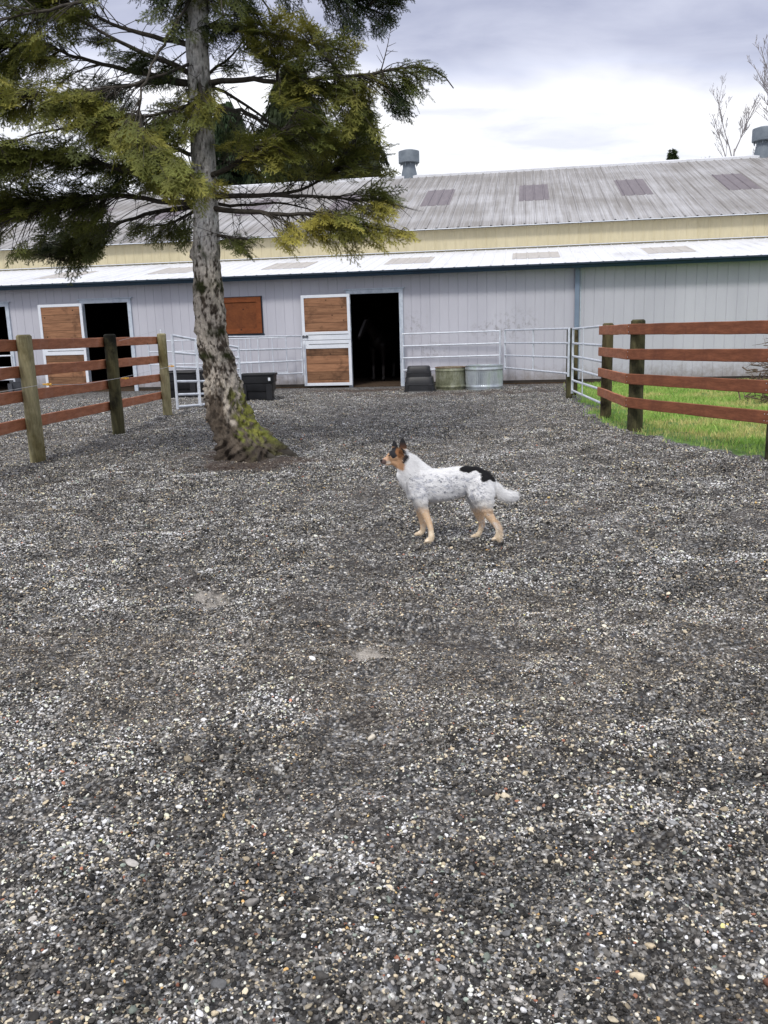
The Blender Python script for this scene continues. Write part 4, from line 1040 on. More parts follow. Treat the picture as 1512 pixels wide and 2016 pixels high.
MASS = [  # (outline where foliage hangs, samples, tone 0 dark..1 olive, depth bias)
 (z7([(-300, -200), (560, -200), (560, 60), (700, 210), (640, 290), (420, 260), (330, 330), (300, 420), (60, 300), (-300, 280)]), 150, .35, .2),
 (z7([(-300, 200), (60, 300), (210, 150), (290, 260), (440, 380), (500, 480), (400, 470), (340, 520), (540, 530), (690, 600), (800, 700), (700, 760), (400, 780), (200, 720), (-300, 700)]), 190, .5, -.4),
 (z7([(450, 560), (690, 640), (860, 760), (1060, 950), (1215, 1080), (1170, 1170), (1000, 1160), (900, 1130), (800, 1000), (600, 860), (420, 700)]), 190, .62, -1.3),
 (z7([(-300, 850), (400, 800), (640, 900), (860, 1040), (900, 1140), (640, 1170), (640, 1300), (700, 1330), (600, 1420), (480, 1420), (300, 1300), (-300, 1380)]), 250, .35, -.4),
 (z7([(300, 1300), (640, 1330), (650, 1430), (560, 1560), (480, 1590), (380, 1580), (300, 1500), (180, 1545), (40, 1530), (140, 1440), (250, 1400)]), 80, .25, .2),
 (z7([(-300, 1380), (60, 1380), (0, 1450), (-300, 1500)]), 20, .3, 0),
 (z7([(780, 1320), (1150, 1310), (1150, 1400), (1040, 1460), (960, 1440), (860, 1400), (780, 1370)]), 26, .35, .2),
 (z7([(1100, 520), (1290, 520), (1290, 740), (1130, 780), (980, 800), (820, 780), (950, 640)]), 60, .45, -.5),
 (z7([(780, 700), (1000, 780), (1130, 800), (1120, 900), (980, 900), (880, 800)]), 26, .4, .1),
 (z7([(560, 330), (700, 300), (960, 330), (1090, 400), (1090, 480), (880, 470), (740, 420)]), 26, .1, .5),
 (z7([(600, 440), (760, 480), (820, 640), (760, 650), (640, 560), (540, 480)]), 16, .15, .4),
 (z8([(-380, -200), (400, -200), (330, 90), (200, 140), (-80, 60), (-200, 100), (-380, 40)]), 110, .2, .0),
 (z8([(-230, 80), (-60, 80), (240, 130), (200, 440), (60, 400), (30, 300), (-60, 240), (-180, 200)]), 46, .12, .3),
 (z8([(240, 130), (400, 60), (500, 150), (620, 110), (650, 200), (850, 210), (950, 240), (940, 330), (830, 400), (700, 480), (520, 520), (400, 440), (250, 420)]), 150, .65, -.3),
 (z8([(460, 470), (700, 470), (1050, 430), (1040, 520), (950, 590), (1030, 700), (1080, 850), (880, 800), (700, 620), (500, 640), (420, 560)]), 130, .7, -.3),
 (z8([(1050, 420), (1200, 360), (1290, 350), (1400, 360), (1400, 420), (1310, 430), (1350, 560), (1250, 580), (1180, 740), (1110, 660), (1050, 560)]), 44, .2, .0),
 (z8([(170, 980), (300, 850), (450, 800), (700, 620), (880, 760), (1060, 900), (1170, 1080), (950, 1050), (700, 1080), (520, 1070), (330, 1060), (180, 1010)]), 190, .6, -.5),
 (z8([(90, 700), (260, 760), (430, 740), (400, 820), (280, 900), (100, 900)]), 30, .45, -.1),
 (z8([(350, 1400), (480, 1340), (700, 1260), (950, 1200), (1120, 1180), (1130, 1290), (1080, 1350), (1250, 1370), (1190, 1440), (1100, 1420), (1000, 1490), (800, 1500), (620, 1400), (540, 1470), (470, 1480), (430, 1420)]), 150, .85, -.4),
 (z8([(1000, 1080), (1140, 1180), (1090, 1210), (900, 1160)]), 18, .3, .1),
 (z8([(110, 1350), (330, 1420), (300, 1490), (200, 1540), (110, 1500)]), 18, .3, .1),
 (z8([(480, -150), (1300, -150), (1190, 60), (1110, 140), (960, 220), (830, 200), (720, 110), (640, 20), (500, 60)]), 95, .05, .3),
 ([(356, 338), (405, 345), (440, 362), (425, 385), (385, 398), (360, 380)], 22, .8, -.7),
]
LIMB = [  # polylines in the picture with depth relative to the trunk
 [(402, 165, 0), (466, 155, -.1), (549, 162, -.2), (674, 152, -.3), (747, 142, -.3), (813, 129, -.2), (863, 139, -.1), (893, 174, -.1)],
 [(415, 350, 0), (453, 330, -.25), (500, 290, -.45), (549, 265, -.55), (575, 240, -.6), (585, 212, -.6)],
 [(430, 385, 0), (530, 385, .1), (600, 372, .2), (640, 355, .2), (700, 300, .1)],
 [(432, 386, 0), (510, 384, -.2), (600, 385, -.3), (700, 392, -.3), (775, 397, -.3)],
 [(432, 402, 0), (500, 404, .1), (560, 393, .2), (590, 412, .25), (625, 418, .3)],
 [(432, 408, 0), (480, 416, -.3), (560, 424, -.5), (650, 420, -.6), (700, 440, -.6), (770, 455, -.5), (812, 458, -.5)],
 [(405, 165, 0), (440, 178, .1), (500, 215, .2), (540, 250, .3), (590, 285, .3)],
 [(549, 162, -.2), (545, 120, -.3), (530, 70, -.4), (510, 40, -.4)],
 [(674, 152, -.3), (640, 110, -.4), (600, 70, -.5)],
 [(400, -120, 0), (500, -80, .2), (600, -40, .3), (700, 5, .4), (780, 45, .4)],
 [(405, 45, 0), (480, 60, .1), (560, 75, .1), (650, 90, .1), (700, 110, .1)],
 [(395, 165, 0), (330, 155, .1), (265, 142, .1), (150, 112, .2), (99, 96, .2), (-40, 80, .2)],
 [(395, 158, 0), (350, 130, -.1), (288, 106, -.2), (238, 86, -.2), (182, 50, -.2), (100, 10, -.2)],
 [(395, 165, 0), (330, 162, .3), (281, 165, .6), (215, 175, .8), (150, 205, .9)],
 [(388, 85, 0), (350, 84, .0), (288, 68, .1), (232, 56, .1), (190, 30, .1), (80, 0, .1)],
 [(392, 400, 0), (330, 398, -.1), (265, 388, -.3), (205, 386, -.4), (130, 400, -.5), (20, 420, -.5)],
 [(392, 402, 0), (314, 416, .2), (248, 433, .3), (205, 450, .4), (160, 490, .4), (130, 515, .4)],
 [(385, 345, 0), (300, 340, -.4), (248, 337, -.7), (180, 322, -.9), (120, 308, -1.0), (26, 291, -1.1), (-60, 280, -1.1)],
 [(392, -20, 0), (330, 70, -.7), (280, 170, -1.3), (270, 250, -1.6), (320, 310, -1.8), (400, 362, -1.8)],
 [(392, 200, 0), (300, 225, -.6), (200, 240, -1.1), (80, 262, -1.5), (-60, 300, -1.6)],
 [(392, 120, 0), (260, 170, -.6), (120, 185, -1.1), (0, 190, -1.4)],
 [(392, -60, 0), (250, -20, -.4), (100, 20, -.7), (-50, 50, -.8)],
 [(392, -160, 0), (420, -60, -.8), (440, 30, -1.2)],
 [(395, 158, 0), (397, 180, -.35), (400, 210, -.6), (402, 240, -.7)],
 [(410, 160, 0), (450, 120, .3), (480, 80, .6)],
 [(430, 462, 0), (445, 465, -.1), (480, 472, -.2), (500, 478, -.2)],
 [(385, 405, 0), (360, 430, .3), (320, 445, .4), (280, 448, .4)],
]
class Fol:
    def __init__(s): s.V = []; s.C = []
    def frond(s, P, d, up, scale, tone):
        d, sd_, u = frame(d, up); T = FR[frs.integers(len(FR))]
        roll = frs.normal(0, .45); su = sd_*math.cos(roll)+u*math.sin(roll); uu = np.cross(su, d)
        V = (T[:, :1]*d+T[:, 1:2]*su*(1 if frs.random() < .5 else -1)+T[:, 2:]*uu)*scale+P
        s.V.append(V)
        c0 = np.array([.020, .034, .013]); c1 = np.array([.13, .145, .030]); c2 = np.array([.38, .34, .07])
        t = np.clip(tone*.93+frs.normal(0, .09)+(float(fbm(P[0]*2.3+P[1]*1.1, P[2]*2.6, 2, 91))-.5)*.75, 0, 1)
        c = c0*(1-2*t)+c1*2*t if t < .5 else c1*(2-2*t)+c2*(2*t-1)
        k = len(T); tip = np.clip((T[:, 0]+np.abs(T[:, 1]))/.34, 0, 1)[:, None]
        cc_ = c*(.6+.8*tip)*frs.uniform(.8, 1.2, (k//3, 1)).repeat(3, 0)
        s.C.append(cc_)
fol = Fol()
limbs = []
for li, L in enumerate(LIMB):
    P = []
    for px, py, dy in L: P.append(Y_(px, py, YT+dy))
    if L[0][2] == 0 and li not in (): P[0] = trunk_at(L[0][0], L[0][1])
    P = np.array(P)
    # resample smoothly with small kinks
    t = np.concatenate([[0], np.cumsum(np.linalg.norm(np.diff(P, axis=0), axis=1))]); n = max(6, int(t[-1]/.12)); tt = np.linspace(0, t[-1], n)
    Q = np.stack([np.interp(tt, t, P[:, k]) for k in range(3)], 1)
    for _ in range(2): Q[1:-1] = (Q[:-2]+2*Q[1:-1]+Q[2:])/4
    Q[1:-1] += frs.normal(0, .008, Q[1:-1].shape)
    r0 = .034 if t[-1] > 1.4 else .022
    if L[1][2] <= -.6: r0 = .018
    rad = np.linspace(r0, .006, n)
    mb = MB(); mb.tube(Q-TO, list(rad), 7); limbs.append([Q, mb, np.array([proj(q)[:2] for q in Q])])
def branchlet(li, ki, S, tone, fr_n, sc0=1.0, check=None):
    Q, mb, pj = limbs[li]; A = Q[ki]; D = S-A; L = np.linalg.norm(D)
    mid = A+D*.5+np.array([0, 0, .10*L])+frs.normal(0, .02, 3)
    ks = max(3, int(L/.12)+2); tt = np.linspace(0, 1, ks)[:, None]
    C = A*(1-tt)**2+mid*2*tt*(1-tt)+S*tt**2
    mb.tube(C-TO, list(np.linspace(min(.010, .004+L*.006), .0022, ks)), 4, caps=False)
    lim = Q[min(ki+1, len(Q)-1)]-Q[max(ki-1, 0)]; lim /= np.linalg.norm(lim)
    outd = (C[-1]-C[-2]); outd = outd/np.linalg.norm(outd)+lim*.5+np.array([0, 0, -.18])
    fol.frond(S-outd/np.linalg.norm(outd)*.10, outd, (0, 0, 1), frs.uniform(.60, .95)*sc0, tone)
    return C, outd
for poly, n, tone, db in MASS:
    xs = [p[0] for p in poly]; ys = [p[1] for p in poly]; got = 0; tries = 0
    n = int(n*(1.5 if max(xs) < 405 else 1.0))
    while got < n and tries < n*40:
        tries += 1
        x = random.uniform(min(xs), max(xs)); y = random.uniform(min(ys), max(ys))
        if not inpoly(x, y, poly): continue
        # nearest limbs in the picture, prefer the one whose depth suits
        best = []
        for li, (Q, mb, pj) in enumerate(limbs):
            d = np.hypot(pj[:, 0]-x, pj[:, 1]-y+12); k = int(np.argmin(d)); best.append((d[k]+abs(Q[k][1]-YT-db)*45+random.uniform(0, 30), d[k], li, k))
        best.sort(); sc_, dd, li, k = best[0]
        if dd > 150: continue
        Q = limbs[li][0]; k = max(1, k-random.randint(0, 3))
        yy = Q[k][1]+random.gauss(0, .22)
        S = Y_(x, y, yy)
        if np.linalg.norm(S-Q[k]) > 1.25: continue
        C, od = branchlet(li, k, S, tone, 1)
        got += 1
        # extra fronds along the branchlet where they still fall inside the mass
        for q in range(1, len(C)-1, 1):
            if random.random() < .75:
                u_, v_, _ = proj(C[q])
                if inpoly(u_, v_, poly):
                    sd2 = np.cross(od/np.linalg.norm(od), (0, 0, 1))*random.choice((-1, 1)); fol.frond(C[q], od*.6+sd2*.8, (0, 0, 1), random.uniform(.5, .85), tone)
    if got < n*.8: print('mass short', got, n)
# crown above the picture and behind, from the same rules
NL0 = len(limbs)
for i in range(34):
    z = 3.2+i*.23; az = i*2.4+frs.uniform(-.3, .3); ln = np.interp(z, [3, 5, 8, 11.2], [2.2, 2.9, 1.9, .4])*frs.uniform(.8, 1.1)
    xx_ = np.interp(z, cen_z, cen_x); A = np.array([xx_, YT, z]); d = np.array([math.cos(az), math.sin(az), 0])
    if z < 5.2 and d[1] < .25: continue
    n = int(ln/.14)+4; tt = np.linspace(0, 1, n)
    Q = A+d*(tt*ln)[:, None]; Q[:, 2] += .12*ln*np.sin(tt*3)-.30*ln*tt**2
    Q[1:] += frs.normal(0, .012, Q[1:].shape)
    pj = np.array([proj(q)[:2] for q in Q])
    # low limbs behind must not close the gaps the photo shows
    mb = MB(); mb.tube(Q-TO, list(np.linspace(.03, .006, n)), 6); limbs.append([Q, mb, pj])
    for j in range(2, n):
        for sg in (-1, 1):
            if frs.random() < .2: continue
            L2 = .25+.55*(1-tt[j])*frs.uniform(.6, 1.1); sd_ = np.cross(d, (0, 0, 1))*sg; S = Q[j]+(sd_*.8+d*.6)*L2+np.array([0, 0, -.12-.25*L2])
            u_, v_, _ = proj(S)
            if 0 < u_ < 1512 and v_ > -20:
                if not any(inpoly(u_, v_, m_[0]) for m_ in MASS): continue
            C, od = branchlet(len(limbs)-1, j, S, .35, 1, 1.15)
            if L2 > .4: fol.frond(C[len(C)//2], od*.7-sd_*sg*.3, (0, 0, 1), .9, .35)
# top of the trunk above the picture
b = MB(); c0_, r0_ = cen[-1]; b.tube([np.array([cen_x[-1], YT, cen_z[-1]-.05])-TO, np.array([cen_x[-1]+.05, YT, 9.5])-TO, np.array([cen_x[-1]+.05, YT, 11.6])-TO], [cen_r[-1], .06, .012], 14); b.build('leader', M['branch'], TREE, smooth=True)
# dead twigs: bare side shoots
def bare(li, n, lmax=.35):
    Q, mb, pj = limbs[li]
    for _ in range(n):
        k = random.randint(1, len(Q)-2); d = np.array([random.gauss(0, 1), random.gauss(0, .8), random.gauss(-.1, .7)]); d /= np.linalg.norm(d); L = random.uniform(.1, lmax)
        p = Q[k]; q = [p, p+d*L*.5+np.array([0, 0, .02]), p+d*L+np.array([0, 0, -.05])]
        mb.tube([a-TO for a in q], [.005, .0035, .0018], 4, caps=False)
        for _ in range(3):
            e = d+np.array([random.gauss(0, .7), random.gauss(0, .7), random.gauss(0, .5)]); mb.tube([q[1]-TO, q[1]+e*L*.4-TO], [.003, .0015], 4, caps=False)
for li in range(NL0): bare(li, 14 if li in (2, 3, 4, 5, 6, 11, 12, 13, 14, 16) else 7)
Q, mb, pj = limbs[0]
st_ = [Y_(750, 140, YT-.3), Y_(757, 115, YT-.3), Y_(764, 85, YT-.3), Y_(770, 50, YT-.3)]
mb.tube([p-TO for p in st_], [.008, .006, .004, .0015], 5)
for (x0_, y0_, x1_, y1_) in ((752, 124, 741, 108), (755, 118, 742, 88), (760, 100, 783, 102), (762, 92, 780, 84), (765, 78, 757, 66), (767, 65, 778, 58), (758, 110, 775, 98)):
    mb.tube([Y_(x0_, y0_, YT-.3)-TO, Y_(x1_, y1_, YT-.28)-TO], [.0035, .0015], 4, caps=False)
for Q, mb, pj in limbs: mb.build('branch', M['branch'], TREE, smooth=True)
FV = np.concatenate(fol.V)-TO; FC = np.concatenate(fol.C)
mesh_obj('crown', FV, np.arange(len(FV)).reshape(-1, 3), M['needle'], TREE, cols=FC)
print('crown tris', len(FV)//3, 'limbs', len(limbs))

# ------------------------------------------------------------------ trees behind the barn
def conifer(name, base, H, W, label, cat, n=9000, droop=.9, seed=1, tone=(.02, .035, .014), size=.5, group=None, z0=.12, spr=None):
    rs = np.random.default_rng(seed)
    o = empty(name, base, label=label, cat=cat, group=group)
    b = MB(); b.tube([(0, 0, 0), (0.1, 0, H*.5), (0, 0, H*.97)], [H*.018, H*.011, .02], 10); b.build('trunk', M['branch'], o, smooth=True)
    V = []; C = []
    nb_ = int(n/26)
    for i in range(nb_):
        t = rs.random()**.8; z = H*(z0+(1-z0)*t); az = rs.uniform(0, 6.283); ln = W*(1-t)**.75*rs.uniform(.42, 1.15)+size*.4
        d = np.array([math.cos(az), math.sin(az), 0]); sd_ = np.array([-d[1], d[0], 0]); cl = rs.uniform(.6, 1.5)
        for j in range(26):
            s = rs.uniform(.25, 1); p = d*ln*s+np.array([0, 0, z-.28*ln*s*s])+sd_*rs.normal(0, .09*ln)
            L = size*rs.uniform(.5, 1.2); w_ = size*.10
            dr = np.array([rs.normal(0, .3), rs.normal(0, .3), -droop])+d*.45; dr /= np.linalg.norm(dr)
            e = np.cross(dr, rs.normal(0, 1, 3)); e /= np.linalg.norm(e)
            V += [p-e*w_, p+e*w_, p+dr*L, p+e*w_*2+dr*L*.2, p+e*w_*.5+dr*L*.25, p+dr*L*.8+e*w_*3]
            c = np.array(tone)*cl*rs.uniform(.7, 1.4); C += [c]*6
    V = np.array(V); mesh_obj('crown', V, np.arange(len(V)).reshape(-1, 3), M['needle_far'], o, cols=np.array(C))
    return o
def behind(px, Y): p = Y_(px, 600, Y); return (p[0], p[1], 0)
def ztop(px, py, Y): return Y_(px, py, Y)[2]
conifer('weeping_conifer', behind(600, 46), ztop(600, 120, 46), 5.2, 'large dark drooping conifer behind the barn, half hidden by the fir', 'tree', 10000, 1.9, 5, size=.8, tone=(.030, .042, .016))
conifer('weeping_conifer', behind(722, 50), ztop(715, 190, 50), 3.3, 'smaller dark conifer left of the first roof vent', 'tree', 11000, 2.0, 8, size=.6, tone=(.030, .036, .018))
conifer('weeping_conifer', behind(470, 50), ztop(470, 200, 50), 4.4, 'dark conifer behind the barn just right of the fir trunk', 'tree', 9000, 1.6, 9, size=.8)
conifer('small_conifer', behind(1312, 62), ztop(1312, 296, 62), 2.4, 'tip of a small conifer showing above the barn ridge', 'tree', 16000, -.2, 11, tone=(.05, .07, .028), size=.26)
def baretree(base, H, label, seed, spread=.33, tr=.16):
    rs = random.Random(seed); o = empty('bare_tree', base, label=label, cat='tree', group='leafless trees behind the barn')
    tb = MB(); bb = MB(); H *= .82; spread *= .8; tr *= .6
    def grow(p, d, L, r, lv):
        n = 4; pts = [p]; q = p.copy(); dd = d.copy()
        for i in range(n):
            dd = dd+np.array([rs.gauss(0, .06), rs.gauss(0, .06), .05]); dd /= np.linalg.norm(dd); q = q+dd*L/n; pts.append(q.copy())
        (tb if lv == 0 else bb).tube(pts, list(np.linspace(r, r*.45, n+1)), 6 if lv < 2 else 4, caps=False)
        if lv >= 4: return
        for k in range([17, 10, 7, 4][lv]):
            t = rs.uniform(.25, 1); j = min(n-1, int(t*n)); pp = pts[j]+(pts[j+1]-pts[j])*(t*n-j); az = rs.uniform(0, 6.283)
            nd = dd*.75+np.array([math.cos(az), math.sin(az), .25])*(spread*1.6); nd /= np.linalg.norm(nd)
            grow(pp, nd, L*rs.uniform(.20, .36), max(.010, r*.42), lv+1)
    grow(np.array([0, 0, 0.0]), np.array([.02, 0, 1.0]), H, tr, 0)
    grow(np.array([.05, 0, H*.25]), np.array([.22, 0, 1.0])/1.02, H*.62, tr*.7, 0)
    tb.build('trunk', M['bare'], o, smooth=True); bb.build('crown', M['bare'], o, smooth=True)
baretree(behind(1442, 58), ztop(1440, 192, 58), 'slender leafless tree above the ridge left of the right vent', 3)
baretree(behind(1497, 54), ztop(1505, 100, 54), 'taller leafless tree rising behind the right vent', 6, .36)
baretree(behind(1560, 58), ztop(1560, 100, 58), 'leafless tree at the right edge of the sky', 8, .36)

# ------------------------------------------------------------------ body building (dog, horses)
def capsule(mb, A, B, ra, rb, sl=1.0, latax=None, n=16):
    """tapered capsule with round ends; sl squashes it along latax"""
    A = np.asarray(A, float); B = np.asarray(B, float); L = np.linalg.norm(B-A)
    d, sd_, u = frame(B-A if L > 1e-6 else np.array([1.0, 0, 0]), (0, 0, 1))
    if latax is not None:
        sd_ = latax-d*(latax@d); sd_ /= np.linalg.norm(sd_); u = np.cross(sd_, d)
    P = []; rings = []
    for a in np.linspace(-80, 0, 6): rings.append((ra*math.sin(R(a)), ra*math.cos(R(a))))
    k = max(1, int(L/(max(ra, rb)*.6)))
    for q in range(1, k): rings.append((L*q/k, ra+(rb-ra)*q/k))
    for a in np.linspace(0, 80, 6): rings.append((L+rb*math.sin(R(a)), rb*math.cos(R(a))))
    for x, r in rings:
        for j in range(n):
            t = 2*math.pi*j/n; P.append(A+d*x+(sd_*sl*math.cos(t)+u*math.sin(t))*r)
    F = []
    for i in range(len(rings)-1):
        for j in range(n): F.append((i*n+j, i*n+(j+1) % n, (i+1)*n+(j+1) % n, (i+1)*n+j))
    F.append(tuple(range(n-1, -1, -1))); F.append(tuple(range((len(rings)-1)*n, len(rings)*n)))
    mb.add(P, F)
def meld(name, mb, vox, smooth_it, mat, parent, sfac=.5):
    me = bpy.data.meshes.new(name); me.from_pydata(mb.V, [], mb.F); o = bpy.data.objects.new(name, me); col.objects.link(o)
    md = o.modifiers.new('r', 'REMESH'); md.mode = 'VOXEL'; md.voxel_size = vox; md.use_smooth_shade = True
    ms = o.modifiers.new('s', 'SMOOTH'); ms.factor = sfac; ms.iterations = smooth_it
    dg = bpy.context.evaluated_depsgraph_get(); ev = o.evaluated_get(dg); nm = bpy.data.meshes.new_from_object(ev)
    o.modifiers.clear(); o.data = nm; nm.materials.clear(); nm.materials.append(mat)
    nm.polygons.foreach_set('use_smooth', np.ones(len(nm.polygons), bool))
    if parent: o.parent = parent
    return o
ZX = .2183
foot = G(720+850*ZX, 840+1012*ZX); YD = foot[1]
print('dog Y', YD)
def D_(zx, zy, w=0.0):      # point in the dog's side plane, w metres towards the viewer
    return Y_(720+zx*ZX, 840+zy*ZX, YD-w)
SC = mpp(D_(700, 500))*ZX      # metres per unit
DOG = empty('dog', (foot[0], foot[1], 0), label='white speckled dog with black rump patch and brown-black head standing on the gravel', cat='dog')
DO = np.array([foot[0], foot[1], 0.0])
LAT = np.array([0, -1.0, 0])
db = MB()
def cap(a, b, sl=1.0):
    capsule(db, D_(*a[:2], a[3] if len(a) > 3 else 0)-DO, D_(*b[:2], b[3] if len(b) > 3 else 0)-DO, a[2]*SC, b[2]*SC, sl, LAT)
def chain(pts, sl=1.0):
    for a, b in zip(pts[:-1], pts[1:]): cap(a, b, sl)
# trunk: chest, ribs, tucked loin, rump
chain([(440, 470, 96), (490, 500, 132), (560, 522, 150), (650, 528, 150), (740, 515, 146), (830, 492, 136), (900, 478, 124), (980, 474, 116), (1050, 490, 100), (1100, 512, 78)], .72)
chain([(520, 580, 105), (620, 590, 98), (720, 580, 82)], .62)          # brisket
# neck
chain([(455, 470, 100), (400, 420, 98), (355, 350, 84), (322, 300, 68)], .72)
chain([(330, 440, 55), (430, 540, 85), (440, 600, 70)], .8)            # breast
chain([(350, 268, 48), (415, 318, 66), (470, 385, 82), (540, 440, 85)], .6)       # nape and withers
# head
chain([(300, 262, 58), (262, 262, 56), (232, 272, 44)], .92)
chain([(225, 285, 38), (190, 300, 31), (158, 316, 24)], .8)            # muzzle
chain([(235, 315, 30), (200, 330, 20), (172, 338, 14)], .75)           # lower jaw
cap((255, 310, 38), (290, 330, 42), .9)                                   # cheek
cap((148, 312, 15), (142, 318, 13), .9)                                   # nose
# near shoulder and foreleg (left side)
wn_ = .072
chain([(450, 520, 85, .05), (470, 600, 76, .07), (500, 670, 62, wn_), (515, 730, 43, wn_), (545, 800, 33, wn_+.005), (572, 870, 28, wn_+.01), (588, 930, 24, wn_+.015), (592, 985, 27, wn_+.02)], .85)
chain([(592, 985, 27, .095), (588, 1015, 27, .095), (562, 1028, 24, .10), (545, 1033, 17, .10)], 1.0)
# far foreleg
chain([(470, 600, 70, -.05), (478, 680, 52, -.06), (488, 750, 40, -.065), (505, 820, 33, -.07), (518, 890, 28, -.075), (515, 935, 25, -.08), (497, 957, 24, -.08), (470, 966, 20, -.08), (452, 970, 15, -.08)], .9)
# near thigh and hind leg
chain([(1040, 520, 95, .04), (1050, 600, 108, .055), (1070, 670, 82, .065), (1085, 730, 58, .07), (1100, 780, 46, .07), (1135, 830, 36, .07), (1172, 880, 28, .072), (1192, 920, 25, .075), (1196, 965, 23, .08), (1190, 995, 24, .082)], .75)
chain([(1190, 995, 24, .082), (1168, 1008, 21, .085), (1152, 1014, 15, .085)], 1.0)
chain([(960, 560, 60, .04), (1000, 640, 60, .05), (1050, 720, 50, .06)], .7)                # front edge of the thigh, flank fold
# far hind leg
chain([(980, 560, 80, -.04), (975, 640, 62, -.055), (990, 710, 48, -.06), (1012, 780, 40, -.062), (1040, 840, 32, -.065), (1048, 885, 27, -.068), (1035, 930, 23, -.07), (1022, 965, 22, -.07), (998, 980, 20, -.072), (968, 988, 16, -.072)], .8)
# tail
chain([(1120, 505, 48), (1165, 545, 42), (1200, 590, 42), (1245, 618, 43), (1300, 622, 40), (1335, 618, 30), (1350, 612, 18)], .8)
# toes
for (x, y, wv_) in ((545, 1034, .10), (452, 970, -.08), (1148, 1014, .085), (960, 990, -.072)):
    for k in (-1.5, -.5, .5, 1.5): capsule(db, D_(x+10, y-2, wv_+k*.011)-DO, D_(x-6, y+3, wv_+k*.012)-DO, 12*SC, 9*SC)
# ears: thin cupped cones
def ear(base, tip, w0, wz):
    A = D_(base[0], base[1], wz)-DO; T = D_(tip[0], tip[1], wz*1.25)-DO; n = 10
    for k in range(n):
        t0 = k/n; t1 = (k+1)/n
        prof = lambda t: (w0*(1-t)**.75*(1+.5*t)+3)*SC
        capsule(db, A+(T-A)*t0, A+(T-A)*t1, prof(t0), prof(t1), .34, np.array([.35, -1.0, 0])/1.06, 12)
ear((270, 215), (252, 122), 33, -.030); ear((336, 200), (328, 102), 38, .034)
dog = meld('body', db, .0048, 5, M['coat'], DOG, .5)
def dogcol(P, rs):
    """fur colour from where a point lies on the dog's side"""
    Pw = P+DO; d = Pw-CAM; dep = d@F_
    u = (756+FPX*(d@R_)/dep-720)/ZX; v = (1008-FPX*(d@U_)/dep-840)/ZX; wl = -(P[:, 1])
    n = len(P); W_ = np.array([.95, .94, .93])
    c = np.tile(W_, (n, 1))
    nb1 = fbm((u+.5*v)/30, (v-.2*u)/17+wl*20, 5, 61); nb2 = fbm((u+.5*v)/7.5, (v-.2*u)/5+wl*40, 2, 63); j = (fbm(u/26, v/26, 3, 65)-.5)
    body = np.clip((u-330)/90, 0, 1)*np.clip((1120-u)/60, 0, 1)*np.clip((v-400-30*j)/60, 0, 1)*np.clip((760-v)/60, 0, 1)
    c = lerp(c, np.array([.50, .53, .60]), (nb1-.50)*2.6*body)
    c = lerp(c, np.array([.13, .14, .18]), (nb2-.60)*9*body*np.clip((nb1-.36)*5, 0, .75))
    cream = np.array([.80, .67, .48]); tan2 = np.array([.74, .50, .27])
    # belly and rear soft cream
    c = lerp(c, np.array([.74, .71, .66]), np.clip((v-640)/50, 0, 1)*np.clip((v < 760)*1.0, 0, 1)*.6)
    leg = np.clip((v-715-60*j)/50, 0, 1); c = lerp(c, tan2, leg*np.clip(1.1-np.clip((v-850)/120, 0, 1)*.6+j*1.5, 0, 1)*.85)
    c = lerp(c, cream, np.clip((v-880)/80, 0, 1)*.8)
    c = lerp(c, np.array([.25, .18, .15]), (nb2-.6)*5*np.clip((u-900)/20, 0, 1)*leg*.6)
    ell = lambda cx_, cy2, a, b_, an=0: 1-np.sqrt((((u-cx_)*math.cos(an)+(v-cy2)*math.sin(an))/a)**2+((-(u-cx_)*math.sin(an)+(v-cy2)*math.cos(an))/b_)**2)
    blk = np.array([.012, .012, .014])
    p = np.maximum.reduce([ell(905, 382, 62, 34), ell(960, 372, 62, 26), ell(1050, 395, 75, 32, .35), ell(1085, 440, 58, 60, .6), ell(1062, 470, 34, 32), ell(1130, 462, 48, 22, .8)])+j*.5
    c = lerp(c, blk, p*9)
    # head
    hd = np.clip((338+(v-250)*.05-u+40*j)/14, 0, 1)*np.clip((372-v+(u-250)*.3)/10, 0, 1)
    hc = np.tile(np.array([.58, .36, .21]), (n, 1))
    hc = lerp(hc, blk*2, (np.maximum(ell(252, 234, 46, 56, -.3), ell(282, 205, 34, 30))+j*.5)*7)
    hc = lerp(hc, np.array([.26, .12, .05]), (ell(300, 235, 32, 48)+j)*4*.8)
    hc = lerp(hc, np.array([.78, .66, .55]), (ell(192, 322, 34, 20)+j*.4)*6)
    hc = lerp(hc, np.array([.66, .44, .30]), (ell(185, 290, 30, 22)+j*.4)*5*.8)
    hc = lerp(hc, np.array([.16, .11, .10]), (ell(154, 320, 36, 30))*7)
    hc = lerp(hc, blk*1.5, (np.clip((190+(u-260)*.15-v)/12, 0, 1)))
    hc = lerp(hc, np.array([.16, .07, .035]), np.clip((v-140)/50, 0, 1)*np.clip((205-v)/8, 0, 1)*np.clip((u-305)/8, 0, 1)*.7)
    hd = np.maximum(hd, np.clip((212-(u-330)*.25-v)/6, 0, 1)*(u < 380))
    c = c*(1-hd[:, None])+hc*hd[:, None]
    c = lerp(c, np.array([.035, .028, .03]), (ell(346, 285, 26, 44, .35)+j*.7)*7)
    c = lerp(c, np.array([.03, .022, .02]), (ell(332, 215, 12, 26, -.5)+j*.6)*6)
    return np.clip(c, .005, .9)
V = np.zeros(len(dog.data.vertices)*3, np.float32); dog.data.vertices.foreach_get('co', V); V = V.reshape(-1, 3).astype(float)
a = dog.data.color_attributes.new('col', 'FLOAT_COLOR', 'POINT'); c4 = np.ones((len(V), 4), np.float32); c4[:, :3] = dogcol(V, None); a.data.foreach_set('color', c4.ravel())
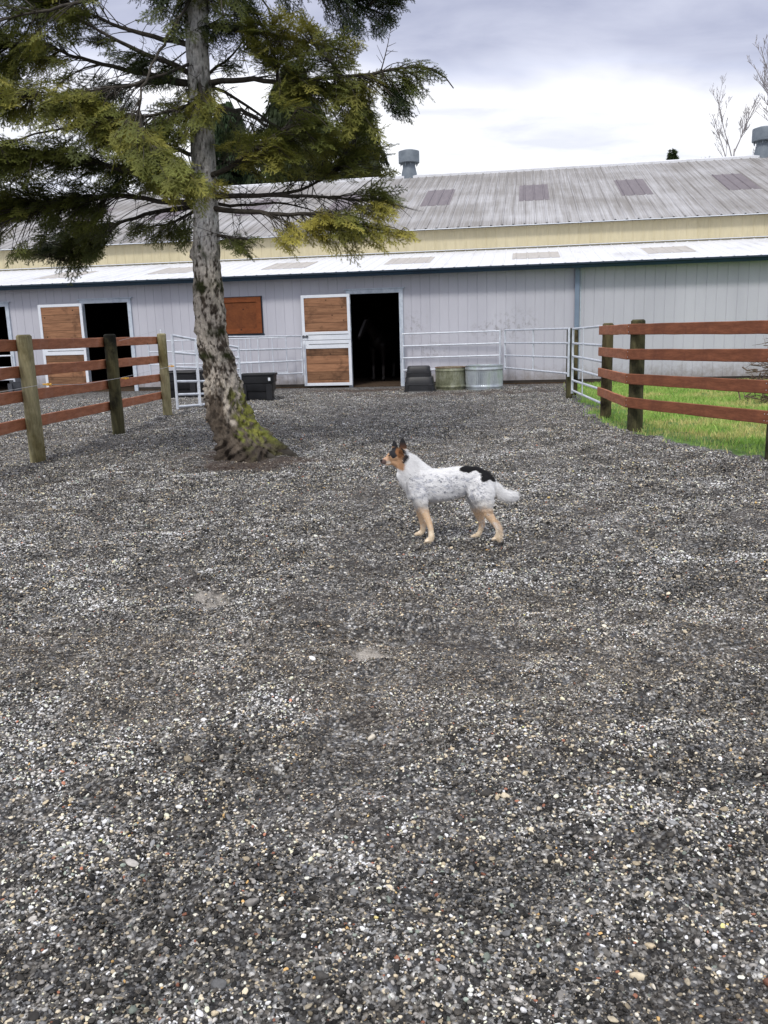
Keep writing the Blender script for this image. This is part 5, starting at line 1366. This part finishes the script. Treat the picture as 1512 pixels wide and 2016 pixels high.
# fur: short strips lying back along the body
def fur():
    me = dog.data; nP = len(me.polygons)
    ce = np.zeros(nP*3, np.float32); me.polygons.foreach_get('center', ce); ce = ce.reshape(-1, 3).astype(float)
    no = np.zeros(nP*3, np.float32); me.polygons.foreach_get('normal', no); no = no.reshape(-1, 3).astype(float)
    k = np.random.default_rng(5); pick = k.integers(0, nP, 95000); P = ce[pick]+k.normal(0, .0015, (len(pick), 3)); N_ = no[pick]
    Pw = P+DO; d = Pw-CAM; dep = d@F_; u = (756+FPX*(d@R_)/dep-720)/ZX; v = (1008-FPX*(d@U_)/dep-840)/ZX
    flow = np.stack([np.where(u < 420, .75, 1.0), np.zeros(len(P)), np.where(v > 600, -1.2, -.45)], 1)
    L = np.where(u < 290, .0035, np.where((v > 760), .005, .013)); L = np.where(u > 1175, .034, L); L = np.where((v > 600) & (v < 740) & (u > 560) & (u < 1000), .017, L)
    L = np.where((u > 300) & (u < 470) & (v < 620), .021, L); L = np.where((u > 1080) & (u < 1180) & (v > 520) & (v < 760), .020, L); L = np.where((v < 200), .003, L)
    L = L*k.uniform(.6, 1.3, len(P))
    dr = flow-N_*np.sum(flow*N_, 1)[:, None]; dr /= np.linalg.norm(dr, axis=1)[:, None]+1e-9; dr = dr*.85+N_*k.uniform(.15, .55, (len(P), 1))+k.normal(0, .12, P.shape)
    dr /= np.linalg.norm(dr, axis=1)[:, None]; sd_ = np.cross(dr, N_); sd_ /= np.linalg.norm(sd_, axis=1)[:, None]+1e-9
    w_ = .0011
    A = P-sd_*w_-N_*.001; B = P+sd_*w_-N_*.001; T = P+dr*L[:, None]
    VV = np.stack([A, B, T], 1).reshape(-1, 3); c = dogcol(P, None)*k.uniform(.82, 1.12, (len(P), 1)); 
    mesh_obj('fur', VV, np.arange(len(VV)).reshape(-1, 3), M['fur'], DOG, cols=np.repeat(np.clip(c, 0, .9), 3, 0))
fur()
for s in (1,):
    b = MB(); capsule(b, D_(212, 262, .036)-DO, D_(209, 262, .036)-DO, 6.5*SC, 6.5*SC); b.build('eye', M['eye'], DOG, smooth=True)
b = MB(); capsule(b, D_(141, 306, .006)-DO, D_(138, 312, 0)-DO, 13*SC, 11*SC, .9, LAT); b.build('nose', M['eye'], DOG, smooth=True)

# horses standing in the dark stalls
M['horse'] = colmat('horse_coat', rough=.6, spec=.3, noise=(20, .2))
def horse(u, v, rz, label, blaze=True):
    q = toW(u, v, 0.03); o = empty('horse', q, rz, label=label, cat='horse', group='horses inside the barn')
    b = MB(); S = 1.0
    def ch(pts, sl=1.0):
        for a, c in zip(pts[:-1], pts[1:]): capsule(b, a[:3], c[:3], a[3], c[3], sl, np.array([0, 1.0, 0]))
    ch([(-.55, 0, 1.15, .27), (-.2, 0, 1.10, .32), (.2, 0, 1.08, .33), (.55, 0, 1.12, .29), (.75, 0, 1.15, .24)], .85)
    ch([(-.6, 0, 1.2, .22), (-.85, 0, 1.40, .17), (-1.1, 0, 1.58, .13), (-1.2, 0, 1.62, .11)], .65)
    ch([(-1.2, 0, 1.60, .12), (-1.38, 0, 1.45, .095), (-1.58, 0, 1.28, .065), (-1.64, 0, 1.22, .055)], .8)
    for y in (-.06, .06): ch([(-1.14, y, 1.72, .025), (-1.12, y*1.1, 1.80, .008)])
    for y in (-.16, .16):
        ch([(-.55, y, 1.0, .14), (-.55, y, .75, .08), (-.54, y, .52, .055), (-.55, y, .25, .038), (-.54, y, .12, .042), (-.58, y, .02, .055)])
        ch([(.68, y, 1.05, .20), (.62, y, .80, .12), (.78, y, .55, .06), (.74, y, .28, .042), (.72, y, .12, .044), (.69, y, .02, .055)])
    ch([(.92, 0, 1.25, .05), (1.05, 0, 1.0, .07), (1.06, 0, .6, .05)])
    h = meld('body', b, .022, 3, M['horse'], o)
    V = np.zeros(len(h.data.vertices)*3, np.float32); h.data.vertices.foreach_get('co', V); V = V.reshape(-1, 3)
    c = np.tile(np.array([.008, .005, .004]), (len(V), 1)); z = V[:, 2]
    c = lerp(c, np.array([.10, .09, .085]), (.46-z)*12*(z > .06))
    if blaze: c = lerp(c, np.array([.16, .15, .15]), (1-np.abs(V[:, 1])/.045)*3*((V[:, 0] < -1.16) & (V[:, 2] > 1.28)))
    a = h.data.color_attributes.new('col', 'FLOAT_COLOR', 'POINT'); c4 = np.ones((len(V), 4), np.float32); c4[:, :3] = c; a.data.foreach_set('color', c4.ravel())
uh = hit(745, 700, 2)[0]
horse(uh+.15, 2.6, R(62), 'dark horse with white socks standing just inside the middle stall doorway')
